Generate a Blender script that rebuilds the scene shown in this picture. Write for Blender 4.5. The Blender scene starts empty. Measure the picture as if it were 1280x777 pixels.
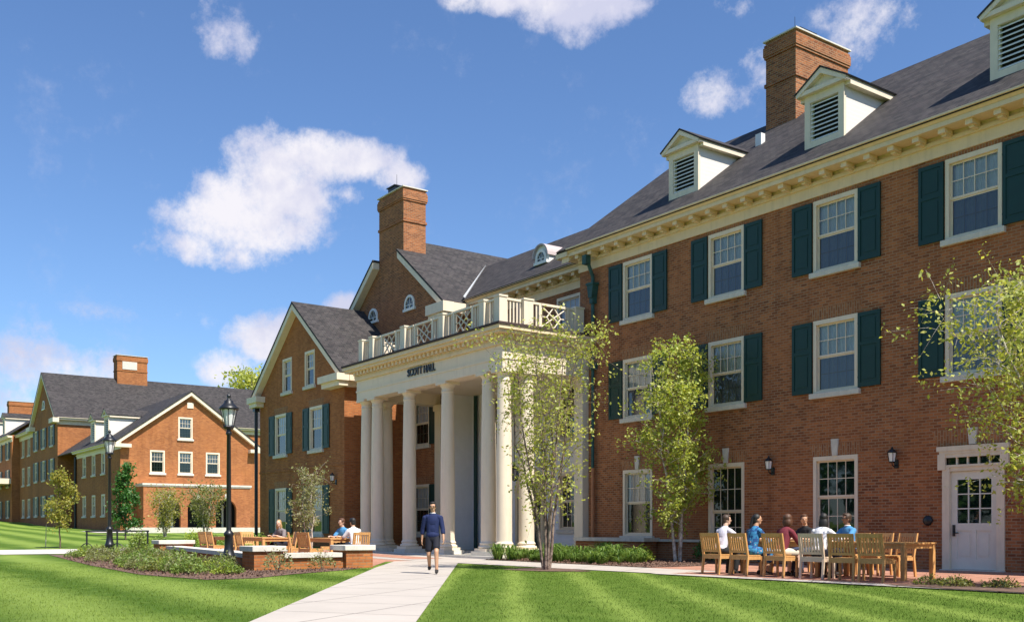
import bpy, bmesh, math, random
import numpy as np
from mathutils import Vector, Matrix
R = math.radians
scene = bpy.context.scene
COL = scene.collection
random.seed(7)
EYE = 1.05; F = 1261.0
FX, FY = -0.8130, 0.5822          # camera heading; the facades run along X, depth along Y

# ------------------------------------------------------------------ materials
def new_mat(name):
    m = bpy.data.materials.new(name); m.use_nodes = True
    nt = m.node_tree; nt.nodes.clear()
    out = nt.nodes.new('ShaderNodeOutputMaterial')
    return m, nt, out
def N(nt, t, **kw):
    n = nt.nodes.new(t)
    for k, v in kw.items():
        if k in n.inputs: n.inputs[k].default_value = v
        else: setattr(n, k, v)
    return n
def L(nt, a, b): nt.links.new(a, b)
def principled(nt, out, col=(.5,.5,.5), rough=.6, **kw):
    p = nt.nodes.new('ShaderNodeBsdfPrincipled')
    p.inputs['Base Color'].default_value = (*col, 1); p.inputs['Roughness'].default_value = rough
    for k, v in kw.items(): p.inputs[k].default_value = v
    L(nt, p.outputs[0], out.inputs[0]); return p
def mixc(nt, fac, a, b, blend='MIX'):
    m = nt.nodes.new('ShaderNodeMix'); m.data_type = 'RGBA'; m.blend_type = blend
    for i, v in ((0, fac), (6, a), (7, b)):
        if hasattr(v, 'is_linked') or hasattr(v, 'links'): L(nt, v, m.inputs[i])
        elif isinstance(v, (int, float)): m.inputs[i].default_value = v
        else: m.inputs[i].default_value = (*v, 1)
    return m.outputs[2]
def math_(nt, op, a, b=0.0, c=None, clamp=False):
    m = nt.nodes.new('ShaderNodeMath'); m.operation = op; m.use_clamp = clamp
    for i, v in enumerate((a, b) if c is None else (a, b, c)):
        if isinstance(v, (int, float)): m.inputs[i].default_value = v
        else: L(nt, v, m.inputs[i])
    return m.outputs[0]
def noise(nt, vec, scale, detail=4, rough=.6):
    n = N(nt, 'ShaderNodeTexNoise'); n.inputs['Scale'].default_value = scale
    n.inputs['Detail'].default_value = detail; n.inputs['Roughness'].default_value = rough
    if vec is not None: L(nt, vec, n.inputs['Vector'])
    return n.outputs['Fac']
def ramp(nt, fac, a, b):
    m = N(nt, 'ShaderNodeMapRange'); L(nt, fac, m.inputs[0])
    m.inputs[1].default_value = a; m.inputs[2].default_value = b
    return m.outputs[0]
def bump(nt, p, h, strength=.3, dist=.01):
    b = N(nt, 'ShaderNodeBump'); b.inputs['Strength'].default_value = strength; b.inputs['Distance'].default_value = dist
    L(nt, h, b.inputs['Height']); L(nt, b.outputs[0], p.inputs['Normal'])
def objco(nt): return N(nt, 'ShaderNodeTexCoord').outputs['Object']
def plane_uv(nt, vscale=1.0, swap=False):
    """u along the wall or eave, v up, picked by the way the face looks"""
    co = objco(nt); s = N(nt, 'ShaderNodeSeparateXYZ'); L(nt, co, s.inputs[0])
    g = N(nt, 'ShaderNodeNewGeometry'); vt = N(nt, 'ShaderNodeVectorTransform')
    vt.vector_type = 'NORMAL'; vt.convert_from = 'WORLD'; vt.convert_to = 'OBJECT'
    L(nt, g.outputs['True Normal'], vt.inputs[0]); n = N(nt, 'ShaderNodeSeparateXYZ'); L(nt, vt.outputs[0], n.inputs[0])
    ax = math_(nt, 'ABSOLUTE', n.outputs[0]); ay = math_(nt, 'ABSOLUTE', n.outputs[1]); az = math_(nt, 'ABSOLUTE', n.outputs[2])
    f = math_(nt, 'GREATER_THAN', ax, ay)
    u = math_(nt, 'ADD', math_(nt, 'MULTIPLY', s.outputs[0], math_(nt, 'SUBTRACT', 1.0, f)), math_(nt, 'MULTIPLY', s.outputs[1], f))
    top = math_(nt, 'GREATER_THAN', az, .95)
    v = math_(nt, 'ADD', math_(nt, 'MULTIPLY', math_(nt, 'MULTIPLY', s.outputs[2], vscale), math_(nt, 'SUBTRACT', 1.0, top)), math_(nt, 'MULTIPLY', s.outputs[1], top))
    c = N(nt, 'ShaderNodeCombineXYZ'); L(nt, v if swap else u, c.inputs[0]); L(nt, u if swap else v, c.inputs[1])
    return c.outputs[0], co
def brick_mat(name, c1, c2, mortar, bw=.21, rh=.076, ms=.011, swap=False, flat=False):
    m, nt, out = new_mat(name)
    if flat:
        co = objco(nt); uv = co
    else: uv, co = plane_uv(nt, swap=swap)
    def bt(a, b, bias=0., fr=2):
        t = N(nt, 'ShaderNodeTexBrick'); L(nt, uv, t.inputs['Vector']); t.offset_frequency = fr
        t.inputs['Color1'].default_value = (*a, 1); t.inputs['Color2'].default_value = (*b, 1); t.inputs['Mortar'].default_value = (*mortar, 1)
        t.inputs['Scale'].default_value = 1; t.inputs['Mortar Size'].default_value = ms; t.inputs['Mortar Smooth'].default_value = .2
        t.inputs['Bias'].default_value = bias; t.inputs['Brick Width'].default_value = bw; t.inputs['Row Height'].default_value = rh
        return t
    t = bt(c1, c2)
    n1 = noise(nt, co, 1.1, 5); n2 = noise(nt, co, .28, 3); n3 = noise(nt, co, 14, 3)
    col = mixc(nt, ramp(nt, n1, .35, .7), t.outputs['Color'], tuple(x*.78 for x in (1,1,1)), 'MULTIPLY')
    col = mixc(nt, math_(nt, 'MULTIPLY', ramp(nt, n3, .56, .72), .35), col, tuple(x*.45 for x in c2))
    col = mixc(nt, math_(nt, 'MULTIPLY', ramp(nt, n2, .40, .64), .28), col, tuple(min(1, x*1.2) for x in c1)); mq = N(nt,'ShaderNodeMapping'); mq.inputs['Scale'].default_value = (2.2,2.2,.22); L(nt,co,mq.inputs[0]); col = mixc(nt, math_(nt,'MULTIPLY',ramp(nt, noise(nt, mq.outputs[0], 1.0, 5, .7), .52, .72), .38), col, tuple(x*.55 for x in c2))
    p = principled(nt, out, rough=.85); L(nt, col, p.inputs['Base Color'])
    p.inputs['Specular IOR Level'].default_value = .2
    h = math_(nt, 'SUBTRACT', n3, math_(nt, 'MULTIPLY', t.outputs['Fac'], 1.2)); bump(nt, p, h, .5, .008)
    return m
M = {}
M['brick'] = brick_mat('red_brown_shaded_brick', (.44,.158,.059), (.185,.060,.027), (.33,.23,.14))  # darker copy of the brick, the facade's shade mixed into its colour
M['brick_soldier'] = brick_mat('soldier_brick', (.42,.175,.07), (.22,.08,.038), (.34,.25,.16), swap=True)
M['brick_lit'] = brick_mat('orange_sunlit_brick', (.47,.170,.054), (.29,.088,.030), (.29,.17,.09))  # brighter copy of the same brick, sunlight mixed into its colour
M['paver'] = brick_mat('brick_paving', (.50,.25,.17), (.36,.16,.105), (.38,.29,.24), bw=.2, rh=.1, ms=.006, flat=True)

def paint(name, col, rough=.55, var=.08, sc=3.0, streak=0):
    m, nt, out = new_mat(name); co = objco(nt)
    p = principled(nt, out, col, rough)
    n = noise(nt, co, sc, 6, .65)
    c = mixc(nt, ramp(nt, n, .3, .75), tuple(x*(1-var) for x in col), tuple(min(.95, x*(1+var*.6)) for x in col))
    if streak:
        mq = N(nt,'ShaderNodeMapping'); mq.inputs['Scale'].default_value = (5,5,.5); L(nt,co,mq.inputs[0])
        c = mixc(nt, math_(nt,'MULTIPLY',ramp(nt, noise(nt, mq.outputs[0], 1.3, 7, .75), .5, .75), streak), c, tuple(x*.5 for x in col))
    L(nt, c, p.inputs['Base Color']); bump(nt, p, noise(nt, co, 60, 2), .12, .004)
    return m
M['cream'] = paint('cream_paint', (.77,.655,.50), streak=.32)
M['cream_yellow'] = paint('bounce_warm_cream', (.77,.61,.39), streak=.32)  # yellower copy of the cream, warm bounce light put into its colour
M['white'] = paint('white_paint', (.80,.78,.73))
M['door_white'] = paint('off_white_paint', (.73,.69,.60), .4)
M['column'] = paint('column_paint', (.77,.66,.505), .5, .06, 1.2, .30)
M['stucco'] = paint('white_stucco', (.80,.80,.81), .9, .05)
M['stone'] = paint('limestone', (.64,.60,.52), .85, .16, 5, .45)
M['shutter'] = paint('dark_teal_paint', (.001,.036,.029), .5, .2, 2, .3)
M['iron'] = paint('black_iron', (.012,.013,.016), .38, .2)
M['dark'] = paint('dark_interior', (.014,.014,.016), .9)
M['blind'] = paint('pale_blind', (.80,.83,.86), .9, .1, 8)
M['screen_dark'] = paint('dark_screen', (.05,.06,.075), .7)
M['verdigris'] = paint('verdigris_metal', (.022,.085,.075), .6, .4, 5)
M['copper'] = paint('copper_brown', (.42,.17,.075), .45, .3, 5)
M['grey_metal'] = paint('grey_flashing', (.42,.43,.44), .45)
M['lead'] = paint('pinkish_lead', (.46,.38,.37), .6)
M['opal'] = paint('frosted_lamp_glass', (.8,.8,.78), .25)
M['mulch'] = paint('bark_mulch', (.15,.088,.062), .95, .6, 14)
M['chip'] = paint('bark_chip', (.20,.115,.08), .9, .5, 40)
M['asphalt_gum'] = paint('dark_membrane', (.05,.03,.026), .8)

def glass_mat(name, tint, op):
    m, nt, out = new_mat(name)
    tr = N(nt, 'ShaderNodeBsdfTransparent'); gl = N(nt, 'ShaderNodeBsdfGlossy'); gl.inputs['Roughness'].default_value = .02
    df = N(nt, 'ShaderNodeBsdfDiffuse'); df.inputs[0].default_value = (*tint, 1)
    co = objco(nt); bp = N(nt, 'ShaderNodeBump'); bp.inputs['Strength'].default_value = .06; bp.inputs['Distance'].default_value = .02
    L(nt, noise(nt, co, 1.6, 2), bp.inputs['Height']); L(nt, bp.outputs[0], gl.inputs['Normal'])
    a = N(nt, 'ShaderNodeMixShader'); a.inputs[0].default_value = op; L(nt, tr.outputs[0], a.inputs[1]); L(nt, df.outputs[0], a.inputs[2])
    fr = N(nt, 'ShaderNodeFresnel'); fr.inputs[0].default_value = 1.55
    b = N(nt, 'ShaderNodeMixShader'); L(nt, math_(nt, 'MULTIPLY', fr.outputs[0], 1.6, clamp=True), b.inputs[0]); L(nt, a.outputs[0], b.inputs[1]); L(nt, gl.outputs[0], b.inputs[2])
    L(nt, b.outputs[0], out.inputs[0]); return m
M['glass'] = glass_mat('window_glass', (.02,.03,.03), .05)
M['screen'] = glass_mat('screened_glass', (.030,.040,.055), .60)
M['glass_dark'] = glass_mat('dark_window_glass', (.010,.022,.018), .6)

def slate_mat():
    m, nt, out = new_mat('slate_shingles'); uv, co = plane_uv(nt, 1.67)
    t = N(nt, 'ShaderNodeTexBrick'); L(nt, uv, t.inputs['Vector'])
    t.inputs['Color1'].default_value = (.064,.058,.055, 1); t.inputs['Color2'].default_value = (.026,.0245,.0245, 1); t.inputs['Mortar'].default_value = (.022,.020,.024, 1)
    t.inputs['Scale'].default_value = 1; t.inputs['Mortar Size'].default_value = .012; t.inputs['Brick Width'].default_value = .26; t.inputs['Row Height'].default_value = .19
    col = mixc(nt, math_(nt,'MULTIPLY',ramp(nt, noise(nt, co, 1.8, 7, .75), .52, .66),.45), t.outputs['Color'], (.105,.092,.092)); col = mixc(nt, math_(nt,'MULTIPLY',ramp(nt, noise(nt, co, .9, 7, .75), .5, .64),.5), col, (.034,.029,.031))
    col = mixc(nt, math_(nt, 'MULTIPLY', ramp(nt, noise(nt, co, 9, 3), .5, .75), .5), col, (.085,.062,.058))
    p = principled(nt, out, rough=.75); p.inputs['Specular IOR Level'].default_value = .25; L(nt, col, p.inputs['Base Color'])
    bump(nt, p, math_(nt, 'SUBTRACT', math_(nt, 'MULTIPLY', noise(nt, co, 20, 2), .5), t.outputs['Fac']), .7, .012)
    return m
M['slate'] = slate_mat()
def louver_side():
    m, nt, out = new_mat('white_clapboard'); co = objco(nt)
    s = N(nt, 'ShaderNodeSeparateXYZ'); L(nt, co, s.inputs[0])
    w = math_(nt, 'FRACT', math_(nt, 'MULTIPLY', s.outputs[2], 8.0))
    p = principled(nt, out, (.80,.73,.65), .6); bump(nt, p, w, .5, .015); return m
M['clapboard'] = louver_side()

def concrete(name, col, joint=None, ang=0.0):
    m, nt, out = new_mat(name); co = objco(nt)
    n1 = noise(nt, co, .8, 5); n2 = noise(nt, co, 35, 3)
    c = mixc(nt, ramp(nt, n1, .3, .7), tuple(x*.88 for x in col), col)
    c = mixc(nt, math_(nt, 'MULTIPLY', ramp(nt, n2, .5, .8), .3), c, tuple(x*.72 for x in col))
    if joint:
        mp = N(nt, 'ShaderNodeMapping'); L(nt, co, mp.inputs[0]); mp.inputs['Rotation'].default_value = (0, 0, ang)
        t = N(nt, 'ShaderNodeTexBrick'); L(nt, mp.outputs[0], t.inputs[0]); t.offset = 0
        t.inputs['Scale'].default_value = 1; t.inputs['Brick Width'].default_value = joint; t.inputs['Row Height'].default_value = joint
        t.inputs['Mortar Size'].default_value = .018
        c = mixc(nt, math_(nt, 'MULTIPLY', t.outputs['Fac'], .8), c, (.13,.115,.10)); c = mixc(nt, math_(nt,'MULTIPLY',ramp(nt, noise(nt, co, .45, 7, .75), .5, .68),.35), c, (.36,.31,.27))
    p = principled(nt, out, rough=.9); L(nt, c, p.inputs['Base Color']); bump(nt, p, n2, .2, .004); return m
M['concrete'] = concrete('pale_concrete', (.46,.41,.36), 1.55, R(-33.5))
M['concrete_far'] = concrete('grey_concrete', (.58,.54,.49), 1.5, 0)

def grass_mat():
    m, nt, out = new_mat('mown_grass'); co = N(nt, 'ShaderNodeNewGeometry').outputs['Position']
    s = N(nt, 'ShaderNodeSeparateXYZ'); L(nt, co, s.inputs[0])
    x, y = s.outputs[0], s.outputs[1]
    wob = math_(nt, 'MULTIPLY', noise(nt, co, .35, 3), 1.1)
    # left lawn stripes run along X, right lawn stripes along the diagonal
    sl = math_(nt, 'SINE', math_(nt, 'MULTIPLY', math_(nt, 'ADD', math_(nt, 'ADD', y, math_(nt, 'MULTIPLY', x, .03)), wob), 2.55))
    q = math_(nt, 'ADD', math_(nt, 'MULTIPLY', x, .5822), math_(nt, 'MULTIPLY', y, .813))
    sr = math_(nt, 'SINE', math_(nt, 'MULTIPLY', math_(nt, 'ADD', q, math_(nt, 'MULTIPLY', wob, .5)), 4.6))
    side = math_(nt, 'GREATER_THAN', math_(nt, 'ADD', y, math_(nt, 'MULTIPLY', x, .64)), -2.0)
    st = math_(nt, 'ADD', math_(nt, 'MULTIPLY', sl, math_(nt, 'SUBTRACT', 1., side)), math_(nt, 'MULTIPLY', math_(nt, 'SUBTRACT', math_(nt, 'MULTIPLY', math_(nt, 'POWER', math_(nt, 'ABSOLUTE', math_(nt,'ADD',math_(nt,'MULTIPLY',sr,.5),.5)), 4.0), 1.5), .6), side))
    f = ramp(nt, math_(nt, 'ADD', st, math_(nt, 'MULTIPLY', math_(nt, 'SUBTRACT', noise(nt, co, 2.2, 5), .5), 2.0)), -1.0, 1.1)
    c = mixc(nt, f, (.082,.150,.014), (.235,.320,.060))
    n3 = noise(nt, co, 26, 4, .7)
    c = mixc(nt, ramp(nt, n3, .35, .7), c, (.76,.80,.70), 'MULTIPLY')
    c = mixc(nt, math_(nt, 'MULTIPLY', ramp(nt, noise(nt, co, 1.1, 6, .75), .58, .76), .4), c, (.26,.30,.085))
    p = principled(nt, out, rough=.9); p.inputs['Specular IOR Level'].default_value = .15
    L(nt, c, p.inputs['Base Color'])
    bump(nt, p, noise(nt, co, 90, 3), .8, .03)
    return m
M['grass'] = grass_mat()
def leaf_mat(name, a, b, trans=.45):
    m, nt, out = new_mat(name)
    g = N(nt, 'ShaderNodeNewGeometry'); co = objco(nt)
    c = mixc(nt, g.outputs['Random Per Island'], a, b)
    c = mixc(nt, math_(nt, 'MULTIPLY', ramp(nt, noise(nt, co, 1.7, 3), .4, .65), .35), c, tuple(x*.5 for x in a))
    d = N(nt, 'ShaderNodeBsdfPrincipled'); d.inputs['Roughness'].default_value = .5; L(nt, c, d.inputs['Base Color'])
    t = N(nt, 'ShaderNodeBsdfTranslucent'); L(nt, mixc(nt, 1.0, c, (1.35,1.25,.6), 'MULTIPLY'), t.inputs[0])
    x = N(nt, 'ShaderNodeMixShader'); x.inputs[0].default_value = trans; L(nt, d.outputs[0], x.inputs[1]); L(nt, t.outputs[0], x.inputs[2])
    L(nt, x.outputs[0], out.inputs[0]); return m
M['leaf_birch'] = leaf_mat('birch_leaf', (.33,.40,.06), (.60,.60,.17))
M['leaf_birch2'] = leaf_mat('dense_birch_leaf', (.30,.40,.05), (.58,.60,.15))
M['leaf_dark'] = leaf_mat('dark_leaf', (.03,.12,.02), (.09,.22,.04), .3)
M['leaf_yellow'] = leaf_mat('yellowing_leaf', (.24,.29,.05), (.46,.38,.08))
M['leaf_olive'] = leaf_mat('olive_leaf', (.16,.20,.05), (.32,.32,.10))
M['leaf_pale'] = leaf_mat('pale_leaf', (.20,.23,.09), (.36,.36,.17))
M['leaf_shrub'] = leaf_mat('shrub_leaf', (.12,.20,.03), (.28,.36,.08), .35)
M['leaf_lime'] = leaf_mat('lime_leaf', (.22,.33,.03), (.42,.48,.06), .4)
M['blade'] = M['grass']
M['liriope'] = leaf_mat('strap_leaf', (.09,.19,.03), (.30,.42,.10), .4)
def bark_mat(name, a, b, sc=7):
    m, nt, out = new_mat(name); co = objco(nt)
    c = mixc(nt, ramp(nt, noise(nt, co, sc, 5, .7), .42, .6), a, b)
    p = principled(nt, out, rough=.9); L(nt, c, p.inputs['Base Color']); bump(nt, p, noise(nt, co, 30, 4), .7, .01); return m
M['bark_birch'] = bark_mat('peeling_birch_bark', (.30,.22,.175), (.09,.055,.045), 9)
M['bark_pale'] = bark_mat('pale_birch_bark', (.62,.55,.47), (.22,.16,.12), 6)
M['bark'] = bark_mat('brown_bark', (.16,.11,.08), (.07,.05,.04))
def wood_mat(name, a, b):
    m, nt, out = new_mat(name); co = objco(nt)
    mp = N(nt, 'ShaderNodeMapping'); mp.inputs['Scale'].default_value = (14, 14, 3); L(nt, co, mp.inputs[0])
    c = mixc(nt, ramp(nt, noise(nt, mp.outputs[0], 2.0, 5), .3, .7), a, b)
    p = principled(nt, out, rough=.55); L(nt, c, p.inputs['Base Color']); bump(nt, p, noise(nt, mp.outputs[0], 6, 3), .2, .003); return m
M['teak'] = wood_mat('honey_teak', (.47,.235,.075), (.64,.36,.135))
M['teak_pale'] = wood_mat('weathered_teak', (.60,.45,.32), (.70,.56,.42))
def cloth(name, col, rough=.85):
    return paint(name, col, rough, .12, 20)

# ------------------------------------------------------------------ mesh helpers
class MB:
    def __init__(s): s.v = []; s.f = []; s.mi = []; s.cur = 0; s.smooth = False; s.sm = []
    def add(s, vs, fs):
        b = len(s.v); s.v += [tuple(p) for p in vs]
        for f in fs: s.f.append(tuple(i+b for i in f)); s.mi.append(s.cur); s.sm.append(s.smooth)
        return s
    def poly(s, *pts): return s.add(pts, [tuple(range(len(pts)))])
    def box(s, x0, x1, y0, y1, z0, z1, bev=0):
        if x0 > x1: x0, x1 = x1, x0
        if y0 > y1: y0, y1 = y1, y0
        v = [(x0,y0,z0),(x1,y0,z0),(x1,y1,z0),(x0,y1,z0),(x0,y0,z1),(x1,y0,z1),(x1,y1,z1),(x0,y1,z1)]
        return s.add(v, [(0,3,2,1),(4,5,6,7),(0,1,5,4),(1,2,6,5),(2,3,7,6),(3,0,4,7)])
    def prism(s, pts, d):
        n = len(pts); d = Vector(d); P = [Vector(p) for p in pts]
        v = P + [p+d for p in P]
        f = [tuple(range(n)), tuple(range(2*n-1, n-1, -1))] + [(i, (i+1)%n, (i+1)%n+n, i+n) for i in range(n)]
        return s.add(v, f)
    def tube(s, p0, p1, r0, r1=None, n=8, cap=True):
        r1 = r0 if r1 is None else r1
        p0, p1 = Vector(p0), Vector(p1); d = (p1-p0)
        if d.length < 1e-6: return s
        d.normalize(); a = d.orthogonal().normalized(); b = d.cross(a)
        v = []
        for p, r in ((p0, r0), (p1, r1)):
            for i in range(n):
                t = 2*math.pi*i/n; v.append(p + (a*math.cos(t)+b*math.sin(t))*r)
        f = [(i, (i+1)%n, (i+1)%n+n, i+n) for i in range(n)]
        s.smooth = True; s.add(v, f); s.smooth = False
        if cap: s.add(v[:n], [tuple(range(n))[::-1]]); s.add(v[n:], [tuple(range(n))])
        return s
    def path(s, pts, rad, n=6):
        """one swept tube through several points"""
        P = [Vector(p) for p in pts]; v = []; ref = None
        for k, p in enumerate(P):
            d = (P[min(k+1, len(P)-1)] - P[max(k-1, 0)])
            if d.length < 1e-7: d = Vector((0,0,1))
            d.normalize()
            a = d.orthogonal().normalized() if ref is None else (ref - d*ref.dot(d)).normalized()
            ref = a; b = d.cross(a)
            for i in range(n):
                t = 2*math.pi*i/n; v.append(p + (a*math.cos(t)+b*math.sin(t))*rad[k])
        f = [(k*n+i, k*n+(i+1)%n, (k+1)*n+(i+1)%n, (k+1)*n+i) for k in range(len(P)-1) for i in range(n)]
        s.smooth = True; s.add(v, f); s.smooth = False; return s
    def lathe(s, c, prof, n=20, flat=False):
        cx, cy, cz = c; v = []
        for r, z in prof:
            for i in range(n):
                t = 2*math.pi*i/n; v.append((cx+r*math.cos(t), cy+r*math.sin(t), cz+z))
        f = [(k*n+i, k*n+(i+1)%n, (k+1)*n+(i+1)%n, (k+1)*n+i) for k in range(len(prof)-1) for i in range(n)]
        s.smooth = not flat; s.add(v, f); s.smooth = False; return s
    def ell(s, c, r, n=12, m=8, rot=None):
        v = []; c = Vector(c)
        for j in range(m+1):
            ph = math.pi*j/m
            for i in range(n):
                t = 2*math.pi*i/n
                p = Vector((r[0]*math.sin(ph)*math.cos(t), r[1]*math.sin(ph)*math.sin(t), r[2]*math.cos(ph)))
                if rot is not None: p = rot @ p
                v.append(c+p)
        f = [(j*n+i, j*n+(i+1)%n, (j+1)*n+(i+1)%n, (j+1)*n+i) for j in range(m) for i in range(n)]
        s.smooth = True; s.add(v, f); s.smooth = False; return s
    def build(s, name, mats, parent=None, loc=None, rz=0, bevel=0):
        me = bpy.data.meshes.new(name); o = bpy.data.objects.new(name, me)
        off = Vector((0,0,0))
        if loc is None and parent is not None: off = world_loc(parent)
        me.from_pydata([tuple(Vector(p)-off) for p in s.v] if off.length else s.v, [], s.f)
        if not isinstance(mats, (list, tuple)): mats = [mats]
        for m in mats: me.materials.append(m)
        me.polygons.foreach_set('material_index', s.mi); me.polygons.foreach_set('use_smooth', s.sm)
        me.update()
        if bevel:
            bm = bmesh.new(); bm.from_mesh(me); bmesh.ops.remove_doubles(bm, verts=bm.verts, dist=1e-5)
            bmesh.ops.bevel(bm, geom=list(bm.edges), offset=bevel, segments=1, affect='EDGES', clamp_overlap=True); bm.to_mesh(me); bm.free()
        COL.objects.link(o)
        if parent is not None: o.parent = parent
        if loc is not None: o.location = loc
        o.rotation_euler = (0, 0, rz); return o
def world_loc(o):
    v = Vector((0,0,0))
    while o is not None: v += Vector(o.location); o = o.parent
    return v
def empty(name, loc, label, cat, group=None, rz=0):
    o = bpy.data.objects.new(name, None); COL.objects.link(o); o.location = loc; o.rotation_euler = (0,0,rz); o.empty_display_size = .2
    return tag(o, label, cat, group)
def tag(o, label=None, cat=None, group=None, kind=None):
    if label: o['label'] = label
    if cat: o['category'] = cat
    if group: o['group'] = group
    if kind: o['kind'] = kind
    return o
CH = {}
def kids(o): return [c for c in bpy.data.objects if c.parent == o]
def copy_tree(o, parent=None, loc=None, rz=None, sub=None):
    """copies a thing or part with everything below it"""
    c = o.copy(); COL.objects.link(c); c.parent = parent
    if loc is not None: c.location = loc
    if rz is not None: c.rotation_euler = (0,0,rz)
    for ch in (sub if sub is not None else kids(o)): copy_tree(ch, c)
    return c

# ------------------------------------------------------------------ terrain
GX = [-260,-200,-135,-102,-81,-50,-40,-30,200]; GZ = [2.6,2.5,2.0,1.15,.85,.30,.14,0,0]
def gz(x, y=0): return float(np.interp(x, GX, GZ))
def sheet(name, pts, mat, dz, step=None, kind='structure'):
    """flat polygon laid over the ground"""
    bm = bmesh.new(); f = bm.faces.new([bm.verts.new((p[0], p[1], 0)) for p in pts])
    for gx in GX[1:-1]:
        bmesh.ops.bisect_plane(bm, geom=bm.verts[:]+bm.edges[:]+bm.faces[:], plane_co=(gx,0,0), plane_no=(1,0,0))
    for v in bm.verts: v.co.z = gz(v.co.x) + dz
    me = bpy.data.meshes.new(name); bm.to_mesh(me); bm.free(); me.materials.append(mat)
    o = bpy.data.objects.new(name, me); COL.objects.link(o)
    if kind: o['kind'] = kind
    return o

# ------------------------------------------------------------------ building kit
def clip_poly(P, hp):
    a, b, c = hp; out = []
    for i in range(len(P)):
        p, q = P[i], P[(i+1) % len(P)]; dp = a*p[0]+b*p[1]-c; dq = a*q[0]+b*q[1]-c
        if dp <= 1e-9: out.append(p)
        if (dp < -1e-9 and dq > 1e-9) or (dp > 1e-9 and dq < -1e-9):
            t = dp/(dp-dq); out.append((p[0]+t*(q[0]-p[0]), p[1]+t*(q[1]-p[1])))
    return out
def pt(axis, at, u, d, z):           # d = distance out of the wall
    return (u, at-d, z) if axis == 'x' else ((at+d, u, z) if axis == 'y' else ((u, at+d, z) if axis == 'X' else (at-d, u, z)))
def wbox(mb, axis, at, u0, u1, d0, d1, z0, z1):
    a = pt(axis, at, u0, d0, z0); b = pt(axis, at, u1, d1, z1)
    mb.box(a[0], b[0], a[1], b[1], z0, z1)
def wall(mb, axis, at, u0, u1, z0, z1, holes=(), clip=(), reveal=.14, out=0.0):
    us = sorted({u0, u1} | {h[0] for h in holes} | {h[1] for h in holes}); zs = sorted({z0, z1} | {h[2] for h in holes} | {h[3] for h in holes})
    us = [u for u in us if u0 <= u <= u1]; zs = [z for z in zs if z0 <= z <= z1]
    for i in range(len(us)-1):
        for j in range(len(zs)-1):
            um, zm = (us[i]+us[i+1])/2, (zs[j]+zs[j+1])/2
            if any(h[0] < um < h[1] and h[2] < zm < h[3] for h in holes): continue
            P = [(us[i],zs[j]),(us[i+1],zs[j]),(us[i+1],zs[j+1]),(us[i],zs[j+1])]
            for c in clip: P = clip_poly(P, c) if P else P
            if len(P) > 2: mb.poly(*[pt(axis, at, p[0], out, p[1]) for p in P])
    for h in holes:
        a, b, c, d = h
        for (p, q) in (((a,c),(b,c)),((b,c),(b,d)),((b,d),(a,d)),((a,d),(a,c))):
            mb.poly(pt(axis,at,p[0],out,p[1]), pt(axis,at,q[0],out,q[1]), pt(axis,at,q[0],-reveal,q[1]), pt(axis,at,p[0],-reveal,p[1]))
RZ = {'x': 0, 'y': R(90), 'X': R(180), 'Y': R(-90)}
WPROTO = {}
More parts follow.
